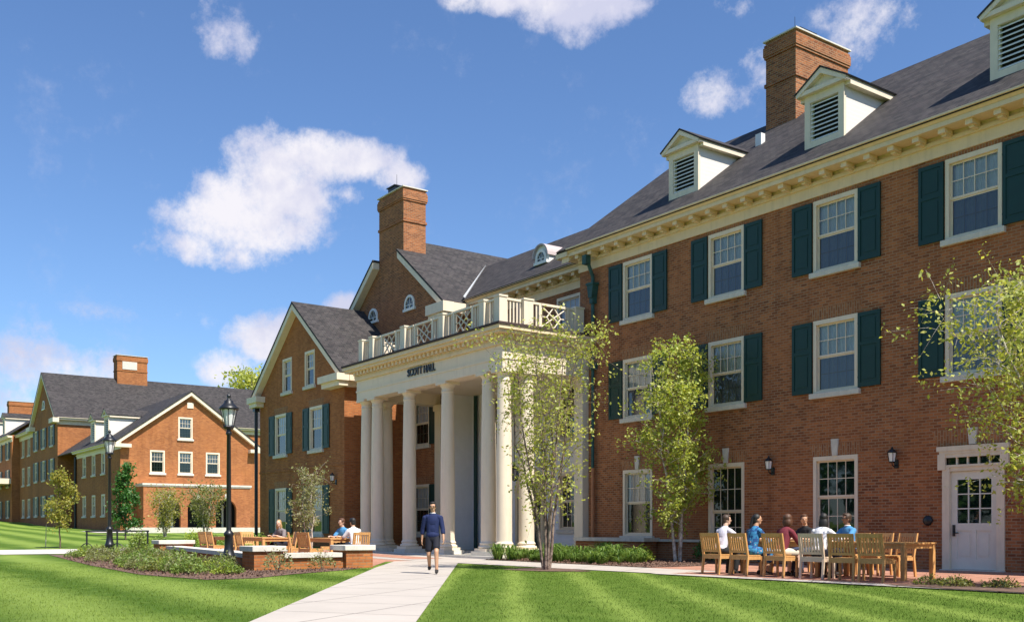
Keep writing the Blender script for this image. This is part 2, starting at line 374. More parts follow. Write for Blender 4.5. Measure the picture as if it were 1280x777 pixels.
def window(parent, axis, at, uc, z0, H, w=1.45, style='blind', sill=True, lintel=True, key=False, shutters=False, out=0.0):
    """sash window, four lights across, part of a building; copies share their meshes"""
    k = (H, w, style, sill, lintel, key)
    base = world_loc(parent); p = Vector(pt(axis, at, uc, out, z0)) - base
    if k in WPROTO: o = copy_tree(WPROTO[k][0], parent, p, RZ[axis], WPROTO[k][1])
    else:
        f = MB(); hw = w/2; c = .10
        f.box(-hw,-hw+c,-.025,.11,0,H); f.box(hw-c,hw,-.025,.11,0,H); f.box(-hw+c,hw-c,-.025,.11,H-c-.02,H); f.box(-hw+c,hw-c,-.02,.11,0,.06)
        iw = hw-c; zb, zt = .06, H-c-.02; zm = (zb+zt)*.5+.02
        for (a, b, y) in ((zb, zm, .085), (zm, zt, .055)):
            f.box(-iw,-iw+.05,y,y+.03,a,b); f.box(iw-.05,iw,y,y+.03,a,b)
            f.box(-iw+.05,iw-.05,y,y+.03,b-.045,b); f.box(-iw+.05,iw-.05,y,y+.03,a,a+.055)
            for q in (1,2,3):
                x = -iw+.05+(2*iw-.1)*q/4; f.box(x-.011,x+.011,y+.004,y+.026,a+.055,b-.045)
            nz = 2 if H < 2.6 or a > zb else 3
            for q in range(1, nz):
                z = a+.055+(b-a-.1)*q/nz; f.box(-iw+.05,iw-.05,y+.006,y+.024,z-.011,z+.011)
        o = f.build('window', M['cream'], parent, p, RZ[axis])
        g = MB(); g.poly((-iw,.068,zm),(iw,.068,zm),(iw,.068,zt),(-iw,.068,zt)); g.cur = 1; yl = .10 if style == 'dark' else .082; g.poly((-iw+.045,yl,zb+.05),(iw-.045,yl,zb+.05),(iw-.045,yl,zm-.04),(-iw+.045,yl,zm-.04))
        mats = {'blind': [M['glass'], M['screen']], 'dark': [M['glass_dark']]*2, 'half': [M['glass'], M['glass_dark']]}[style]
        g.build('pane', mats, o, (0,0,0))
        b = MB()
        if style != 'dark':
            zl = zb if style == 'blind' else zm
            n = 26
            for q in range(n):      # gathered folds of the blind
                xa, xb = -iw+2*iw*q/n, -iw+2*iw*(q+1)/n; ya, yb = .135+.02*(q%2), .135+.02*((q+1)%2)
                b.poly((xa,ya,zl),(xb,yb,zl),(xb,yb,zt),(xa,ya,zt))
            b.build('blind', M['blind'], o, (0,0,0))
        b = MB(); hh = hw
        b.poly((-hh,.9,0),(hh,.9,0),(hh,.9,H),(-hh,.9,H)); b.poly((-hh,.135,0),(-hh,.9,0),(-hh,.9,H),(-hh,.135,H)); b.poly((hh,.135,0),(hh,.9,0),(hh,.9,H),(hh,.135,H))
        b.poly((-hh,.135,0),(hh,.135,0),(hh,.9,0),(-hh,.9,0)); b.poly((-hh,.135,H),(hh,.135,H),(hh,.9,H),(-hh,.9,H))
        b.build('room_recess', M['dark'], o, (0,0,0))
        if sill:
            s = MB(); s.box(-hw-.09,hw+.09,-.11,.12,-.15,-.002); s.build('sill', M['stone'], o, (0,0,0), bevel=.008)
        if lintel:
            s = MB(); s.prism([(-hw-.02,-.006,H+.002),(hw+.02,-.006,H+.002),(hw+.16,-.006,H+.34),(-hw-.16,-.006,H+.34)], (0,.05,0)); s.build('lintel', M['brick_soldier'], o, (0,0,0))
        if key:
            s = MB(); s.prism([(-.08,-.05,H+.004),(.08,-.05,H+.004),(.12,-.05,H+.46),(-.12,-.05,H+.46)], (0,.08,0)); s.build('keystone', M['stone'], o, (0,0,0))
        WPROTO[k] = (o, kids(o))
    if shutters:
        for sx in ((-1, 1) if shutters is True else shutters):
            q = Vector(pt(axis, at, uc + sx*(w/2+.37)*(1 if axis in 'xy' else 1), out, z0+.02)) - base
            sk = ('sh', H)
            if sk in WPROTO: copy_tree(WPROTO[sk], parent, q, RZ[axis], [])
            else:
                s = MB(); a = .34; h = H-.04
                s.box(-a,a,-.045,-.018,0,h)
                for (x0,x1) in ((-a,-a+.08),(a-.08,a)): s.box(x0,x1,-.065,-.046,0,h)
                for (za,zb2) in ((0,.12),(h*.56,h*.56+.09),(h-.10,h)): s.box(-a+.081,a-.081,-.065,-.046,za,zb2)
                for (za,zb2) in ((.20,h*.56-.08),(h*.56+.17,h-.18)): s.box(-a+.15,a-.15,-.058,-.046,za,zb2)
                for z in (.25,h-.3): s.box(-a-.03 ,-a+.03,-.03,0,z,z+.05)
                WPROTO[sk] = s.build('shutter', M['shutter'], parent, q, RZ[axis])
    return o
def hole(uc, z0, H, w=1.45): return (uc-w/2, uc+w/2, z0, z0+H)

def cornice(mb, axis, at, u0, u1, zt, step=.70, scale=1.0, plain=False):
    """frieze, bed mould, blocks, corona and gutter along an eave"""
    s = scale
    wbox(mb, axis, at, u0, u1, .001, .05*s, zt-.74*s, zt-.36*s); wbox(mb, axis, at, u0, u1, .0005, .045*s, zt-.361*s, zt-.2*s)
    wbox(mb, axis, at, u0, u1, .001, .12*s, zt-.44*s, zt-.345*s)
    wbox(mb, axis, at, u0, u1, .001, .56*s, zt-.22*s, zt-.11*s)
    # crown moulding and gutter: an angled prism
    prof = [(.001,-.112),(.53,-.112),(.60,-.06),(.64,-.02),(.70,.0),(.70,.045),(.001,.045)]
    pts = [pt(axis, at, u0, p[0]*s, zt+p[1]*s) for p in prof]
    d = Vector(pt(axis, at, u1, 0, 0)) - Vector(pt(axis, at, u0, 0, 0)); mb.prism(pts, d)
    if not plain:
        n = max(1, int(abs(u1-u0)/step)); 
        for i in range(n):
            u = u0+(i+.5)*(u1-u0)/n; wbox(mb, axis, at, u-.09*s, u+.09*s, .121*s, .48*s, zt-.345*s, zt-.222*s)
            wbox(mb, axis, at, u-.06*s, u+.06*s, .121*s, .36*s, zt-.40*s, zt-.346*s)
def slab(mb, quad, th=.09):
    q = [Vector(p) for p in quad]; n = (q[1]-q[0]).cross(q[-1]-q[0]).normalized()
    if n.z < 0: n = -n
    mb.prism(q, -n*th)
def rake(mb, axis, at, a, b, out=.32, h=.30, d0=.0):
    p = [pt(axis,at,a[0],out,a[1]), pt(axis,at,b[0],out,b[1]), pt(axis,at,b[0],out,b[1]-h), pt(axis,at,a[0],out,a[1]-h)]
    mb.prism(p, Vector(pt(axis,at,0,d0,0))-Vector(pt(axis,at,0,out,0)))
def chimney(parent, x0, x1, y0, y1, z0, z1, mat, panel=False, pots=True):
    c = MB(); e = .045
    c.box(x0,x1,y0,y1,z0,z1-.1)
    h = z1-.25
    for (za, zb, ex) in ((h-.50,h+.0,e),(h-.42,h-.1,e*1.6),(z1-1.75,z1-1.63,e)):
        c.box(x0-ex,x1+ex,y0-ex,y1+ex,za,zb)
    o = c.build('chimney', mat, parent)
    k = MB(); k.box(x0-.08,x1+.08,y0-.08,y1+.08,z1-.15,z1-.10); k.build('chimney_cap', M['stone'], o)
    if pots:
        k = MB(); xm, ym = (x0+x1)/2, y0+(y1-y0)*.35
        k.box(xm-.34,xm+.34,ym-.4,ym+.4,z1-.099,z1+.14); k.box(xm-.4,xm+.4,ym-.46,ym+.46,z1+.14,z1+.19)
        k.tube((xm-.2,ym,z1+.18),(xm-.2,ym,z1+.9),.012,.008,5); k.build('flue_cap', M['iron'], o)
    if panel:
        k = MB(); k.box(x1+.012,x1+.06,(y0+y1)/2-1.0,(y0+y1)/2+.45,z1-1.55,z1-.75); k.build('stone_panel', M['stone'], o)
    return o
def dormer(parent, xc, yf, zeave, w=1.3, zb=None, pitch=.746, ridge=None, roofz=None, far=False):
    """gabled louvred roof dormer facing -Y; roofz(y) is the roof below"""
    b = MB(); hw = w/2; zb = roofz(yf); 
    yb = yf; 
    while roofz(yb) < zeave: yb += .02
    # cheeks
    b.prism([(xc-hw,yf+.12,roofz(yf+.12)-.1),(xc-hw,yf+.12,zeave),(xc-hw,yb,zeave)], (w,0,0)); b.box(xc-hw,xc-hw+.2,yf+.01,yf+.12,zb-.05,zeave); b.box(xc+hw-.2,xc+hw,yf+.01,yf+.12,zb-.05,zeave)
    o = b.build('dormer', M['clapboard'], parent)
    f = MB(); c = .17
    f.box(xc-hw-.02,xc-hw+c,yf-.05,yf+.05,zb-.05,zeave); f.box(xc+hw-c,xc+hw+.02,yf-.05,yf+.05,zb-.05,zeave)
    f.box(xc-hw+c,xc+hw-c,yf-.05,yf+.05,zb-.05,zb+.16); f.box(xc-hw+c,xc+hw-c,yf-.05,yf+.05,zeave-.22,zeave)
    pk = zeave+ (hw+.22)*.62
    f.box(xc-hw-.20,xc+hw+.20,yf-.20,yf+.0,zeave+.001,zeave+.12)
    f.prism([(xc-hw-.1,yf-.06,zeave+.12),(xc+hw+.1,yf-.06,zeave+.12),(xc,yf-.06,pk-.02)], (0,.06,0))
    for s in (-1,1):
        a = (xc+s*(hw+.22), zeave+.10); bb = (xc, pk+.07)
        f.prism([(a[0],yf-.22,a[1]),(bb[0],yf-.22,bb[1]),(bb[0],yf-.22,bb[1]-.17),(a[0]-s*.04,yf-.22,a[1]-.13)], (0,.16,0))
        ye = yf
        while roofz(ye) < zeave+.1: ye += .02
        f.box(xc+s*(hw+.001), xc+s*(hw+.20), yf+.001, ye, zeave-.10, zeave+.08)
    f.build('trim', M['cream'], o)
    l = MB(); n = 9; za, zz = zb+.16, zeave-.22
    for i in range(n):
        z = za+(zz-za)*(i+.5)/n; h = (zz-za)/n
        l.prism([(xc-hw+c,yf-.02,z-h*.34),(xc-hw+c,yf+.07,z+h*.30),(xc-hw+c,yf+.07,z+h*.36),(xc-hw+c,yf-.02,z-h*.16)], (w-2*c,0,0))
    l.build('louvre', M['white'], o)
    k = MB(); k.poly((xc-hw+c,yf+.11,za),(xc+hw-c,yf+.11,za),(xc+hw-c,yf+.11,zz),(xc-hw+c,yf+.11,zz)); k.build('vent_opening', M['dark'], o)
    r = MB()
    yr = yf
    while roofz(yr) < pk+.1: yr += .02
    for s in (-1,1):
        xe = xc+s*(hw+.26); ze = zeave+.10; ye = yf
        while roofz(ye) < ze: ye += .02
        slab(r, [(xe,yf-.24,ze),(xc,yf-.24,pk+.12),(xc,yr,pk+.12),(xe,ye,ze)], .05)
    r.build('dormer_roof', M['slate'], o)
    return o
def halfround(parent, axis, at, uc, z0, r, out=0.0):
    """half round attic window with radial bars"""
    p = Vector(pt(axis, at, uc, out, z0)) - world_loc(parent); f = MB(); n = 14; rb = r*1.0; h0 = r*.35
    def arc(rad): return [(rad*math.cos(math.pi*i/n), h0+rad*math.sin(math.pi*i/n)) for i in range(n+1)]
    A, B = arc(r), arc(r-.11)
    for i in range(n): f.prism([(A[i][0],-.06,A[i][1]),(A[i+1][0],-.06,A[i+1][1]),(B[i+1][0],-.06,B[i+1][1]),(B[i][0],-.06,B[i][1])], (0,.08,0))
    for s in (-1,1): f.box(s*(r-.11),s*r,-.06,.02,0,h0)
    f.box(-r-.08,r+.08,-.09,.02,-.12,0)
    for a in (45,90,135): f.tube((0,-.02,.02),((r-.1)*math.cos(R(a)),-.02,h0+(r-.1)*math.sin(R(a))),.014,n=4)
    f.box(-r+.1,r-.1,-.03,-.01,h0-.015,h0+.015)
    o = f.build('attic_window', M['white'], parent, p, RZ[axis])
    g = MB(); g.poly(*([(x,-.008,z) for x, z in B] + [(-r+.11,-.008,0),(r-.11,-.008,0)])); g.build('pane', M['glass_dark'], o, (0,0,0)); return o

# ------------------------------------------------------------------ the near hall
YA = 23.4
hall = empty('residence_hall', (-30, YA, 0), 'large red brick hall with white columned portico, teal shutters and steep slate roof', 'building')
WX = [-13.41-3.98*i for i in range(4)]
w = MB()
holes = []
for i, x in enumerate([WX[0]+3.98]+WX):
    holes += [hole(x, 8.20, 2.0), hole(x, 4.82, 2.03)]
    if i != 1: holes.append(hole(x, .10 if i == 3 else .80, 2.95 if i == 3 else 2.25))
holes.append((-13.41-.79, -13.41+.79, 0.0, 2.97))
wall(w, 'x', YA, -28.4, 4.0, -.3, 10.6, holes)
wall(w, 'Y', -28.4, YA, 34.4, -.3, 15.6, clip=[(-.746,1,10.95-.746*22.8),(.746,1,10.95+.746*35.0)])
wall(w, 'y', 4.0, YA, 34.4, -.3, 15.6, clip=[(-.746,1,10.95-.746*22.8),(.746,1,10.95+.746*35.0)])
wall(w, 'X', 34.4, -47.6, 4.0, -.3, 10.9)
w.box(-28.4,-24.5,YA-.03,YA-.001,-.3,.62)
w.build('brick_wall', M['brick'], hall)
# recessed centre, brick above and white stucco under the portico roof
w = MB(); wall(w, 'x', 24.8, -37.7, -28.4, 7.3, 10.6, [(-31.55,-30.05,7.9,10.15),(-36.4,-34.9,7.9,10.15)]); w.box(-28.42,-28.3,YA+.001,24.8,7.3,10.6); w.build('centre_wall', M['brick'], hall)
w = MB()
PW = [(-30.75,1.0,2.25),(-30.75,4.6,2.2),(-35.9,1.0,2.25),(-35.9,4.6,2.2)]
wall(w, 'x', 24.8, -37.7, -28.4, 0, 7.3, [hole(x,z,h,1.35) for x,z,h in PW]+[(-34.1,-32.5,.12,2.35)])
w.box(-37.72,-37.65,YA+.001,24.8,0,7.3)
w.build('stucco_wall', M['stucco'], hall)
for x,z,h in PW: window(hall,'x',24.8,x,z,h,1.35,'dark',lintel=False)
for x in (-30.8,-35.65): window(hall,'x',24.8,x,7.9,2.25,1.5,'blind',sill=False,lintel=False)
# entrance door with its arched fanlight
d = MB(); d.box(-34.25,-34.1,24.68,24.8,.12,2.5); d.box(-32.5,-32.35,24.68,24.8,.12,2.5); d.box(-34.1,-32.5,24.68,24.8,2.35,2.5)
n = 12
for i in range(n):
    a0, a1 = math.pi*i/n, math.pi*(i+1)/n
    P = [(-33.3+1.0*math.cos(a0),2.5+1.0*math.sin(a0)),(-33.3+1.0*math.cos(a1),2.5+1.0*math.sin(a1)),(-33.3+.82*math.cos(a1),2.5+.82*math.sin(a1)),(-33.3+.82*math.cos(a0),2.5+.82*math.sin(a0))]
    d.prism([(p[0],24.68,p[1]) for p in P], (0,.12,0))
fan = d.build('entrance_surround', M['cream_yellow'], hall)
g = MB(); g.poly(*[(-33.3+.82*math.cos(math.pi*i/n),24.79,2.5+.82*math.sin(math.pi*i/n)) for i in range(n+1)]); g.build('fanlight', M['cream'], fan)
d = MB(); 
for x in (-34.1,-33.29): d.box(x,x+.79,24.86,24.9,.12,2.35)
dd = d.build('entrance_door', M['shutter'], hall)
g = MB()
for x in (-34.1,-33.29): g.box(x+.15,x+.64,24.85,24.859,.9,2.2)
g.build('pane', M['glass_dark'], dd)

# windows, shutters
for i, x in enumerate([WX[0]+3.98]+WX):
    window(hall,'x',YA,x,8.20,2.0,shutters=True); window(hall,'x',YA,x,4.82,2.03,shutters=True)
    if i == 3: window(hall,'x',YA,x,.10,2.95,style='dark',key=True,sill=False)
    elif i != 1: window(hall,'x',YA,x,.80,2.25,style='dark' if i != 4 else 'half',key=True)
# side door
xd = -13.41; d = MB()
for s in (-1,1): d.box(xd+s*.79,xd+s*.60,YA-.05,YA+.12,.02,2.62)
d.box(xd-.60,xd+.60,YA-.03,YA+.12,2.46,2.56)
d.box(xd-.92,xd+.92,YA-.09,YA+.12,2.96,3.08); d.box(xd-.86,xd+.86,YA-.07,YA-.001,2.89,2.96)
for s in (-1,1): d.box(xd+s*.90,xd+s*.70,YA-.075,YA-.001,2.50,2.889)
d.box(xd-.699,xd+.699,YA-.055,YA+.10,2.80,2.889); d.box(xd-.699,xd+.699,YA-.055,YA+.10,2.561,2.62)
for q in range(1,5): x = xd-.7+1.4*q/5; d.box(x-.02,x+.02,YA-.02,YA+.05,2.62,2.80)
ds = d.build('door_surround', M['cream'], hall)
g = MB(); g.poly((xd-.7,YA+.03,2.62),(xd+.7,YA+.03,2.62),(xd+.7,YA+.03,2.80),(xd-.7,YA+.03,2.80)); g.build('transom_pane', M['glass_dark'], ds)
g = MB(); g.prism([(xd-.08,YA-.06,3.1),(xd+.08,YA-.06,3.1),(xd+.12,YA-.06,3.5),(xd-.12,YA-.06,3.5)],(0,.1,0)); g.build('keystone', M['stone'], ds)
g = MB(); g.prism([(xd-.93,YA-.006,3.085),(xd+.93,YA-.006,3.085),(xd+1.1,YA-.006,3.5),(xd-1.1,YA-.006,3.5)],(0,.03,0)); g.build('lintel', M['brick_soldier'], ds)
d = MB(); y0, y1 = YA+.03, YA+.08
L0, L1 = xd-.595, xd+.595
for a, b in ((L0,L0+.16),(L1-.16,L1)): d.box(a,b,y0,y1,.05,2.455)
for a, b in ((.05,.30),(1.0,1.18),(2.25,2.455)): d.box(L0+.16,L1-.16,y0,y1,a,b)
d.box(xd-.05,xd+.05,y0,y1,.30,1.0)
for a, b in ((L0+.16,xd-.05),(xd+.05,L1-.16)): d.box(a,b,y0+.02,y1,.30,1.0); d.box(a+.07,b-.07,y0+.008,y0+.02,.38,.92)
iw = (L1-L0-.32)
for q in (1,2): x = L0+.16+iw*q/3; d.box(x-.014,x+.014,y0,y1,1.18,2.25); z = 1.18+1.07*q/3; d.box(L0+.16,L1-.16,y0+.005,y1-.005,z-.014,z+.014)
dr = d.build('side_door', M['door_white'], hall)
g = MB(); g.poly((L0+.16,y0+.03,1.18),(L1-.16,y0+.03,1.18),(L1-.16,y0+.03,2.25),(L0+.16,y0+.03,2.25)); g.build('pane', M['glass_dark'], dr)
g = MB(); g.box(L0+.05,L0+.11,y0-.03,y0,.86,1.14); g.tube((L0+.08,y0-.05,.94),(L0+.22,y0-.05,.94),.014,n=6); g.tube((L0+.08,y0-.03,1.12),(L0+.08,y0-.05,.94),.012,n=6); g.build('handle', M['iron'], dr)
g = MB(); g.box(xd-.8,xd+.8,YA-.16,YA+.1,-.02,.045); g.build('threshold', M['stone'], ds)
# eaves
c = MB(); cornice(c,'x',YA,-28.4,4.0,11.06); c.box(-28.45,-28.4,YA-.05,YA,10.32,10.86); cornice(c,'Y',-28.4,YA-.0,24.15,11.06); c.box(-29.05,-28.401,YA-.64,YA-.0,10.85,11.05)
rake(c,'Y',-28.4,(22.85,11.0),(28.9,15.50),.40,.34); rake(c,'y',4.0,(22.8,11.0),(28.9,15.50),.34,.30)
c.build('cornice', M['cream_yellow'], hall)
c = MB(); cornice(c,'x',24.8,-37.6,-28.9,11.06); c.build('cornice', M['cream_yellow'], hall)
def zA(y): return 11.08+.746*(y-22.72)
r = MB(); slab(r,[(-28.95,22.70,11.09),(4.4,22.70,11.09),(4.4,28.9,15.70),(-28.95,28.9,15.70)]); slab(r,[(-28.95,35.1,11.09),(4.4,35.1,11.09),(4.4,28.9,15.70),(-28.95,28.9,15.70)]); r.build('roof', M['slate'], hall)
r = MB(); slab(r,[(-39.0,24.08,11.10),(-28.4,24.08,11.10),(-28.4,27.95,13.95),(-41.4,27.95,13.95)]); slab(r,[(-39.0,34.9,9.3),(-28.4,34.9,9.3),(-28.4,27.95,13.95),(-41.4,27.95,13.95)]); r.build('centre_roof', M['slate'], hall)
def zC(y): return 11.10+.7364*(y-24.08)
r = MB(); xb, hb = -42.6, 5.32
hc = 15.0-1.2*(15.0-10.95)/hb
for s in (-1,1): slab(r,[(xb+s*hb,23.02,10.95),(xb+s*1.2,23.02,hc),(xb+s*1.2,34.8,hc),(xb+s*hb,34.8,10.95)]); slab(r,[(xb+s*1.2,24.58,hc),(xb,24.58,15.0),(xb,34.8,15.0),(xb+s*1.2,34.8,hc)])
r.build('chimney_wing_roof', M['slate'], hall)
v = MB(); v.prism([(-41.15,27.85,13.93),(-41.25,27.95,13.99),(-37.35,24.1,11.20),(-37.2,24.1,11.12)],(0.05,-.03,.04)); v.build('valley_flashing', M['grey_metal'], hall)
v = MB(); v.box(-22.9,-22.65,26.5,26.7,zA(26.5)-.05,zA(26.5)+.42); v.build('roof_vent', M['white'], hall)
# chimney wing (B)
w = MB(); tb = .761
wall(w,'x',YA,-47.6,-37.6,-.2,15.0,[hole(-39.75,.8,2.25),hole(-39.75,4.82,2.03),hole(-44.9,.8,2.25),hole(-44.9,4.82,2.03)],clip=[(tb,1,14.9-tb*42.6),(-tb,1,14.9+tb*42.6)])
wall(w,'Y',-47.6,YA,34.4,-.2,10.95); wall(w,'y',-37.6,YA,34.4,7.3,10.95)
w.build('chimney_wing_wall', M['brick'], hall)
for x in (-39.75,-44.9):
    window(hall,'x',YA,x,.8,2.25,style='half',shutters=True); window(hall,'x',YA,x,4.82,2.03,style='half',shutters=True)
for x in (-44.4,-40.8): halfround(hall,'x',YA,x,11.25,.46)
c = MB(); rake(c,'x',YA,(xb-hb,10.86),(xb-1.205,14.0),.36,.34); c.build('gable_trim', M['cream'], hall)
c = MB(); rake(c,'x',YA,(xb+hb,10.86),(xb+1.205,14.0),.36,.34)
c.box(-38.5,-37.0,22.85,YA-.001,10.42,10.86); c.box(-38.42,-37.1,22.95,YA-.001,10.25,10.419); c.box(-37.599,-37.05,YA,24.2,10.42,10.86)
c.build('gable_trim', M['cream'], hall)
d = MB(); d.box(-43.9,-43.45,23.25,23.39,0,7.0); d.build('downspout', M['asphalt_gum'], hall)  # broad flat dark strip added to fill a dark band on this wall
d = MB(); d.tube((-37.2,24.66,.1),(-37.2,24.66,6.9),.09,n=10); d.build('downspout', M['shutter'], hall)
# small front wing (C)
w = MB(); tc = .75; xc = -45.45
CW = [(-47.55,.8,2.25,1.45),(-43.4,.8,2.25,1.45),(-47.55,4.70,2.03,1.45),(-43.4,4.70,2.03,1.45),(-46.75,7.75,1.65,1.1),(-44.1,7.75,1.65,1.1)]
wall(w,'x',19.9,-50.3,-40.5,-.2,11.9,[hole(x,z,h,ww) for x,z,h,ww in CW],clip=[(tc,1,11.75-tc*45.45),(-tc,1,11.75+tc*45.45)])
wall(w,'y',-40.5,19.9,YA,-.2,7.9); wall(w,'Y',-50.3,19.9,YA,-.2,7.9)
w.box(-50.32,-40.48,19.87,19.899,3.86,3.96); w.box(-40.499,-40.47,19.9,YA,3.86,3.96)
w.build('front_wing_wall', M['brick_lit'], hall)
for x,z,h,ww in CW: window(hall,'x',19.9,x,z,h,ww,'half',shutters=z<7,lintel=z<7)
r = MB()
for s in (-1,1): slab(r,[(xc+s*5.3,19.55,7.90),(xc,19.55,11.92),(xc,YA-.01,11.92),(xc+s*5.3,YA-.01,7.90)])
r.build('front_wing_roof', M['slate'], hall)
c = MB()
for s in (-1,1): rake(c,'x',19.9,(xc+s*5.3,7.82),(xc,11.84),.33,.32)
c.box(-42.0,-40.0,19.3,19.899,7.52,7.82); c.box(-41.9,-40.1,19.45,19.899,7.3,7.519); c.box(-40.499,-39.95,19.9,YA,7.52,7.82); c.box(-40.499,-40.2,19.9,YA,7.3,7.519)
c.box(-50.9,-49.6,19.4,19.899,7.52,7.82); c.box(-50.8,-49.8,19.5,19.899,7.3,7.519)
c.build('gable_trim', M['cream'], hall)
d = MB(); d.tube((-50.45,19.75,0),(-50.45,19.75,7.5),.09,n=10); d.box(-50.62,-50.3,19.62,19.88,7.1,7.5); d.build('downspout', M['iron'], hall)
# chimneys and dormers
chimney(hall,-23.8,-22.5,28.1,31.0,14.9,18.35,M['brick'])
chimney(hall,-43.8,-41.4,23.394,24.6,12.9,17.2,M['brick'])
for x in (-12.6,-18.15,-23.7): dormer(hall,x,23.95,13.5,roofz=zA)
# arched dormer over the portico
xm, yf = -33.0, 25.15; z0 = zC(yf); b = MB(); n = 12; rr = .47
P = [(xm-rr,z0),(xm+rr,z0)]+[(xm+rr*math.cos(math.pi*i/n), z0+.30+rr*math.sin(math.pi*i/n)) for i in range(n+1)]
b.prism([(p[0],yf,p[1]) for p in P],(0,1.6,0)); ad = b.build('arched_dormer', M['white'], hall)
b = MB(); ro = rr+.07
for i in range(n):
    a0,a1 = math.pi*i/n, math.pi*(i+1)/n
    q = [(xm+ro*math.cos(a0),z0+.30+ro*math.sin(a0)),(xm+ro*math.cos(a1),z0+.30+ro*math.sin(a1)),(xm+rr*1.01*math.cos(a1),z0+.30+rr*1.01*math.sin(a1)),(xm+rr*1.01*math.cos(a0),z0+.30+rr*1.01*math.sin(a0))]
    b.prism([(p[0],yf-.12,p[1]) for p in q],(0,1.75,0))
b.build('dormer_roof', M['lead'], ad); halfround(hall,'x',yf,xm,z0+.12,.36,.02)
# rainwater pipe with its hopper at the corner of the main wall
d = MB(); X = -27.55
d.tube((X,YA-.13,3.2),(X,YA-.13,7.35),.06,n=10); d.tube((X,YA-.13,8.15),(X,YA-.13,10.1),.065,n=10)
d.tube((X,YA-.13,10.0),(X,YA-.42,10.62),.065,n=10)
d.prism([(X-.17,YA-.27,9.70),(X+.17,YA-.27,9.70),(X+.09,YA-.27,9.25),(X-.09,YA-.27,9.25)],(0,.26,0)); d.box(X-.20,X+.20,YA-.30,YA-.001,9.70,9.78); d.box(X-.09,X+.09,YA-.22,YA-.02,9.05,9.25); d.box(X-.11,X+.11,YA-.22,YA-.001,6.7,6.95); d.box(X-.11,X+.11,YA-.54,YA-.32,10.4,10.72)
dp = d.build('rainwater_pipe', M['verdigris'], hall)
d = MB(); d.tube((X,YA-.13,7.35),(X,YA-.13,8.15),.066,n=10); d.tube((X,YA-.13,.7),(X,YA-.13,3.2),.066,n=10); d.build('copper_section', M['copper'], dp)
# stone ledge and low brick planter wall under the left windows
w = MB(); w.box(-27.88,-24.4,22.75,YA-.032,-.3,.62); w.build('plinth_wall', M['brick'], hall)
w = MB(); w.box(-27.9,-24.25,22.66,YA-.031,.62,.74); w.box(-24.25,-22.2,YA-.1,YA-.001,.62,.70); w.build('plinth_cap', M['stone'], hall)

# portico
p = MB(); XL, XR, YF, ZB, ZT = -38.7, -27.92, 19.6, 6.47, 7.35
p.box(XL,XR,YF,YF+.6,ZB,ZT); p.box(XR-.6,XR,YF+.6,YA-.002,ZB,ZT); p.box(XL,XL+.6,YF+.6,YA-.002,ZB,ZT)
p.box(XL-.03,XR+.03,YF-.03,YF-.001,6.80,6.87); p.box(XR+.001,XR+.03,YF,YA-.002,6.80,6.87)
p.box(XL+.6,XR-.6,YF+.6,24.79,6.95,7.3)
prt = p.build('portico', M['column'], hall)
c = MB()
for ax, at, u0, u1 in (('x',YF,XL-.5,XR+.5),('y',XR,YF-.0,YA-.002),('Y',XL,YF,YA-.002)):
    wbox(c,ax,at,u0 if ax!='x' else XL-.0,u1 if ax!='x' else XR+.0,.001,.10,7.28,7.40)
    if ax=='x': wbox(c,ax,at,XL-.08,XR+.08,.001,.08,7.40,7.62); wbox(c,ax,at,XL-.38,XR+.38,.0,.38,7.62,7.72); wbox(c,ax,at,XL-.46,XR+.46,.0,.46,7.72,7.85)
    else: wbox(c,ax,at,u0,u1,.001,.08,7.40,7.62); wbox(c,ax,at,u0,u1,.0,.38,7.62,7.72); wbox(c,ax,at,u0,u1,.0,.46,7.72,7.85)
    n = int(abs(u1-u0)/.30)
    for i in range(n):
        u = u0+(i+.5)*(u1-u0)/n
        if ax=='x' and not XL < u < XR: continue
        wbox(c,ax,at,u-.075,u+.075,.081,.26,7.47,7.62)
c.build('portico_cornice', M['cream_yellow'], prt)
c = MB(); c.box(XL-.5,XR+.5,YF-.5,YA-.002,7.852,7.93); c.build('portico_roof', M['asphalt_gum'], prt)
def column(x, y, first=[]):
    o = Vector((x,y,.25))-world_loc(prt)
    if first: c = copy_tree(first[0], prt, o, 0, []); return c
    b = MB(); H = 6.22
    b.box(-.36,.36,-.36,.36,0,.10); b.lathe((0,0,0),[(0,.10),(.35,.10),(.37,.14),(.35,.19),(.30,.205),(.295,.24),(.32,.26),(.315,.30),(.285,.315),(.272,.36)],28)
    prof = [(.272-.045*max(0,(t-.3)/.7)**1.5, .36+(H-.36-.40)*t) for t in [i/12 for i in range(13)]]
    b.lathe((0,0,0),prof,28); zt = H-.40
    b.lathe((0,0,0),[(.227,zt),(.245,zt+.02),(.245,zt+.05),(.227,zt+.07),(.228,zt+.20),(.25,zt+.22),(.30,zt+.30)],28)
    b.box(-.33,.33,-.33,.33,H-.10,H)
    c = b.build('column', M['column'], prt, o, 0); first.append(c); return c
for x in (-38.35,-37.4,-34.75,-31.9,-29.2,-28.25): column(x, 19.9)
for y in (20.85,): column(-28.25, y); column(-38.35, y)
for (a,bb,y0,y1) in ((-38.8,-36.95,19.45,20.35),(-35.2,-34.3,19.45,20.35),(-32.35,-31.45,19.45,20.35),(-29.65,-27.8,19.45,20.35)):
    b = MB(); b.box(a,bb,y0,y1,-.05,.249)
    if a == -38.8: b.box(-38.8,-37.9,20.351,21.3,-.05,.249)
    if a == -29.65: b.box(-28.7,-27.8,20.351,21.3,-.05,.249)
    b.build('column_plinth', M['stone'], prt)
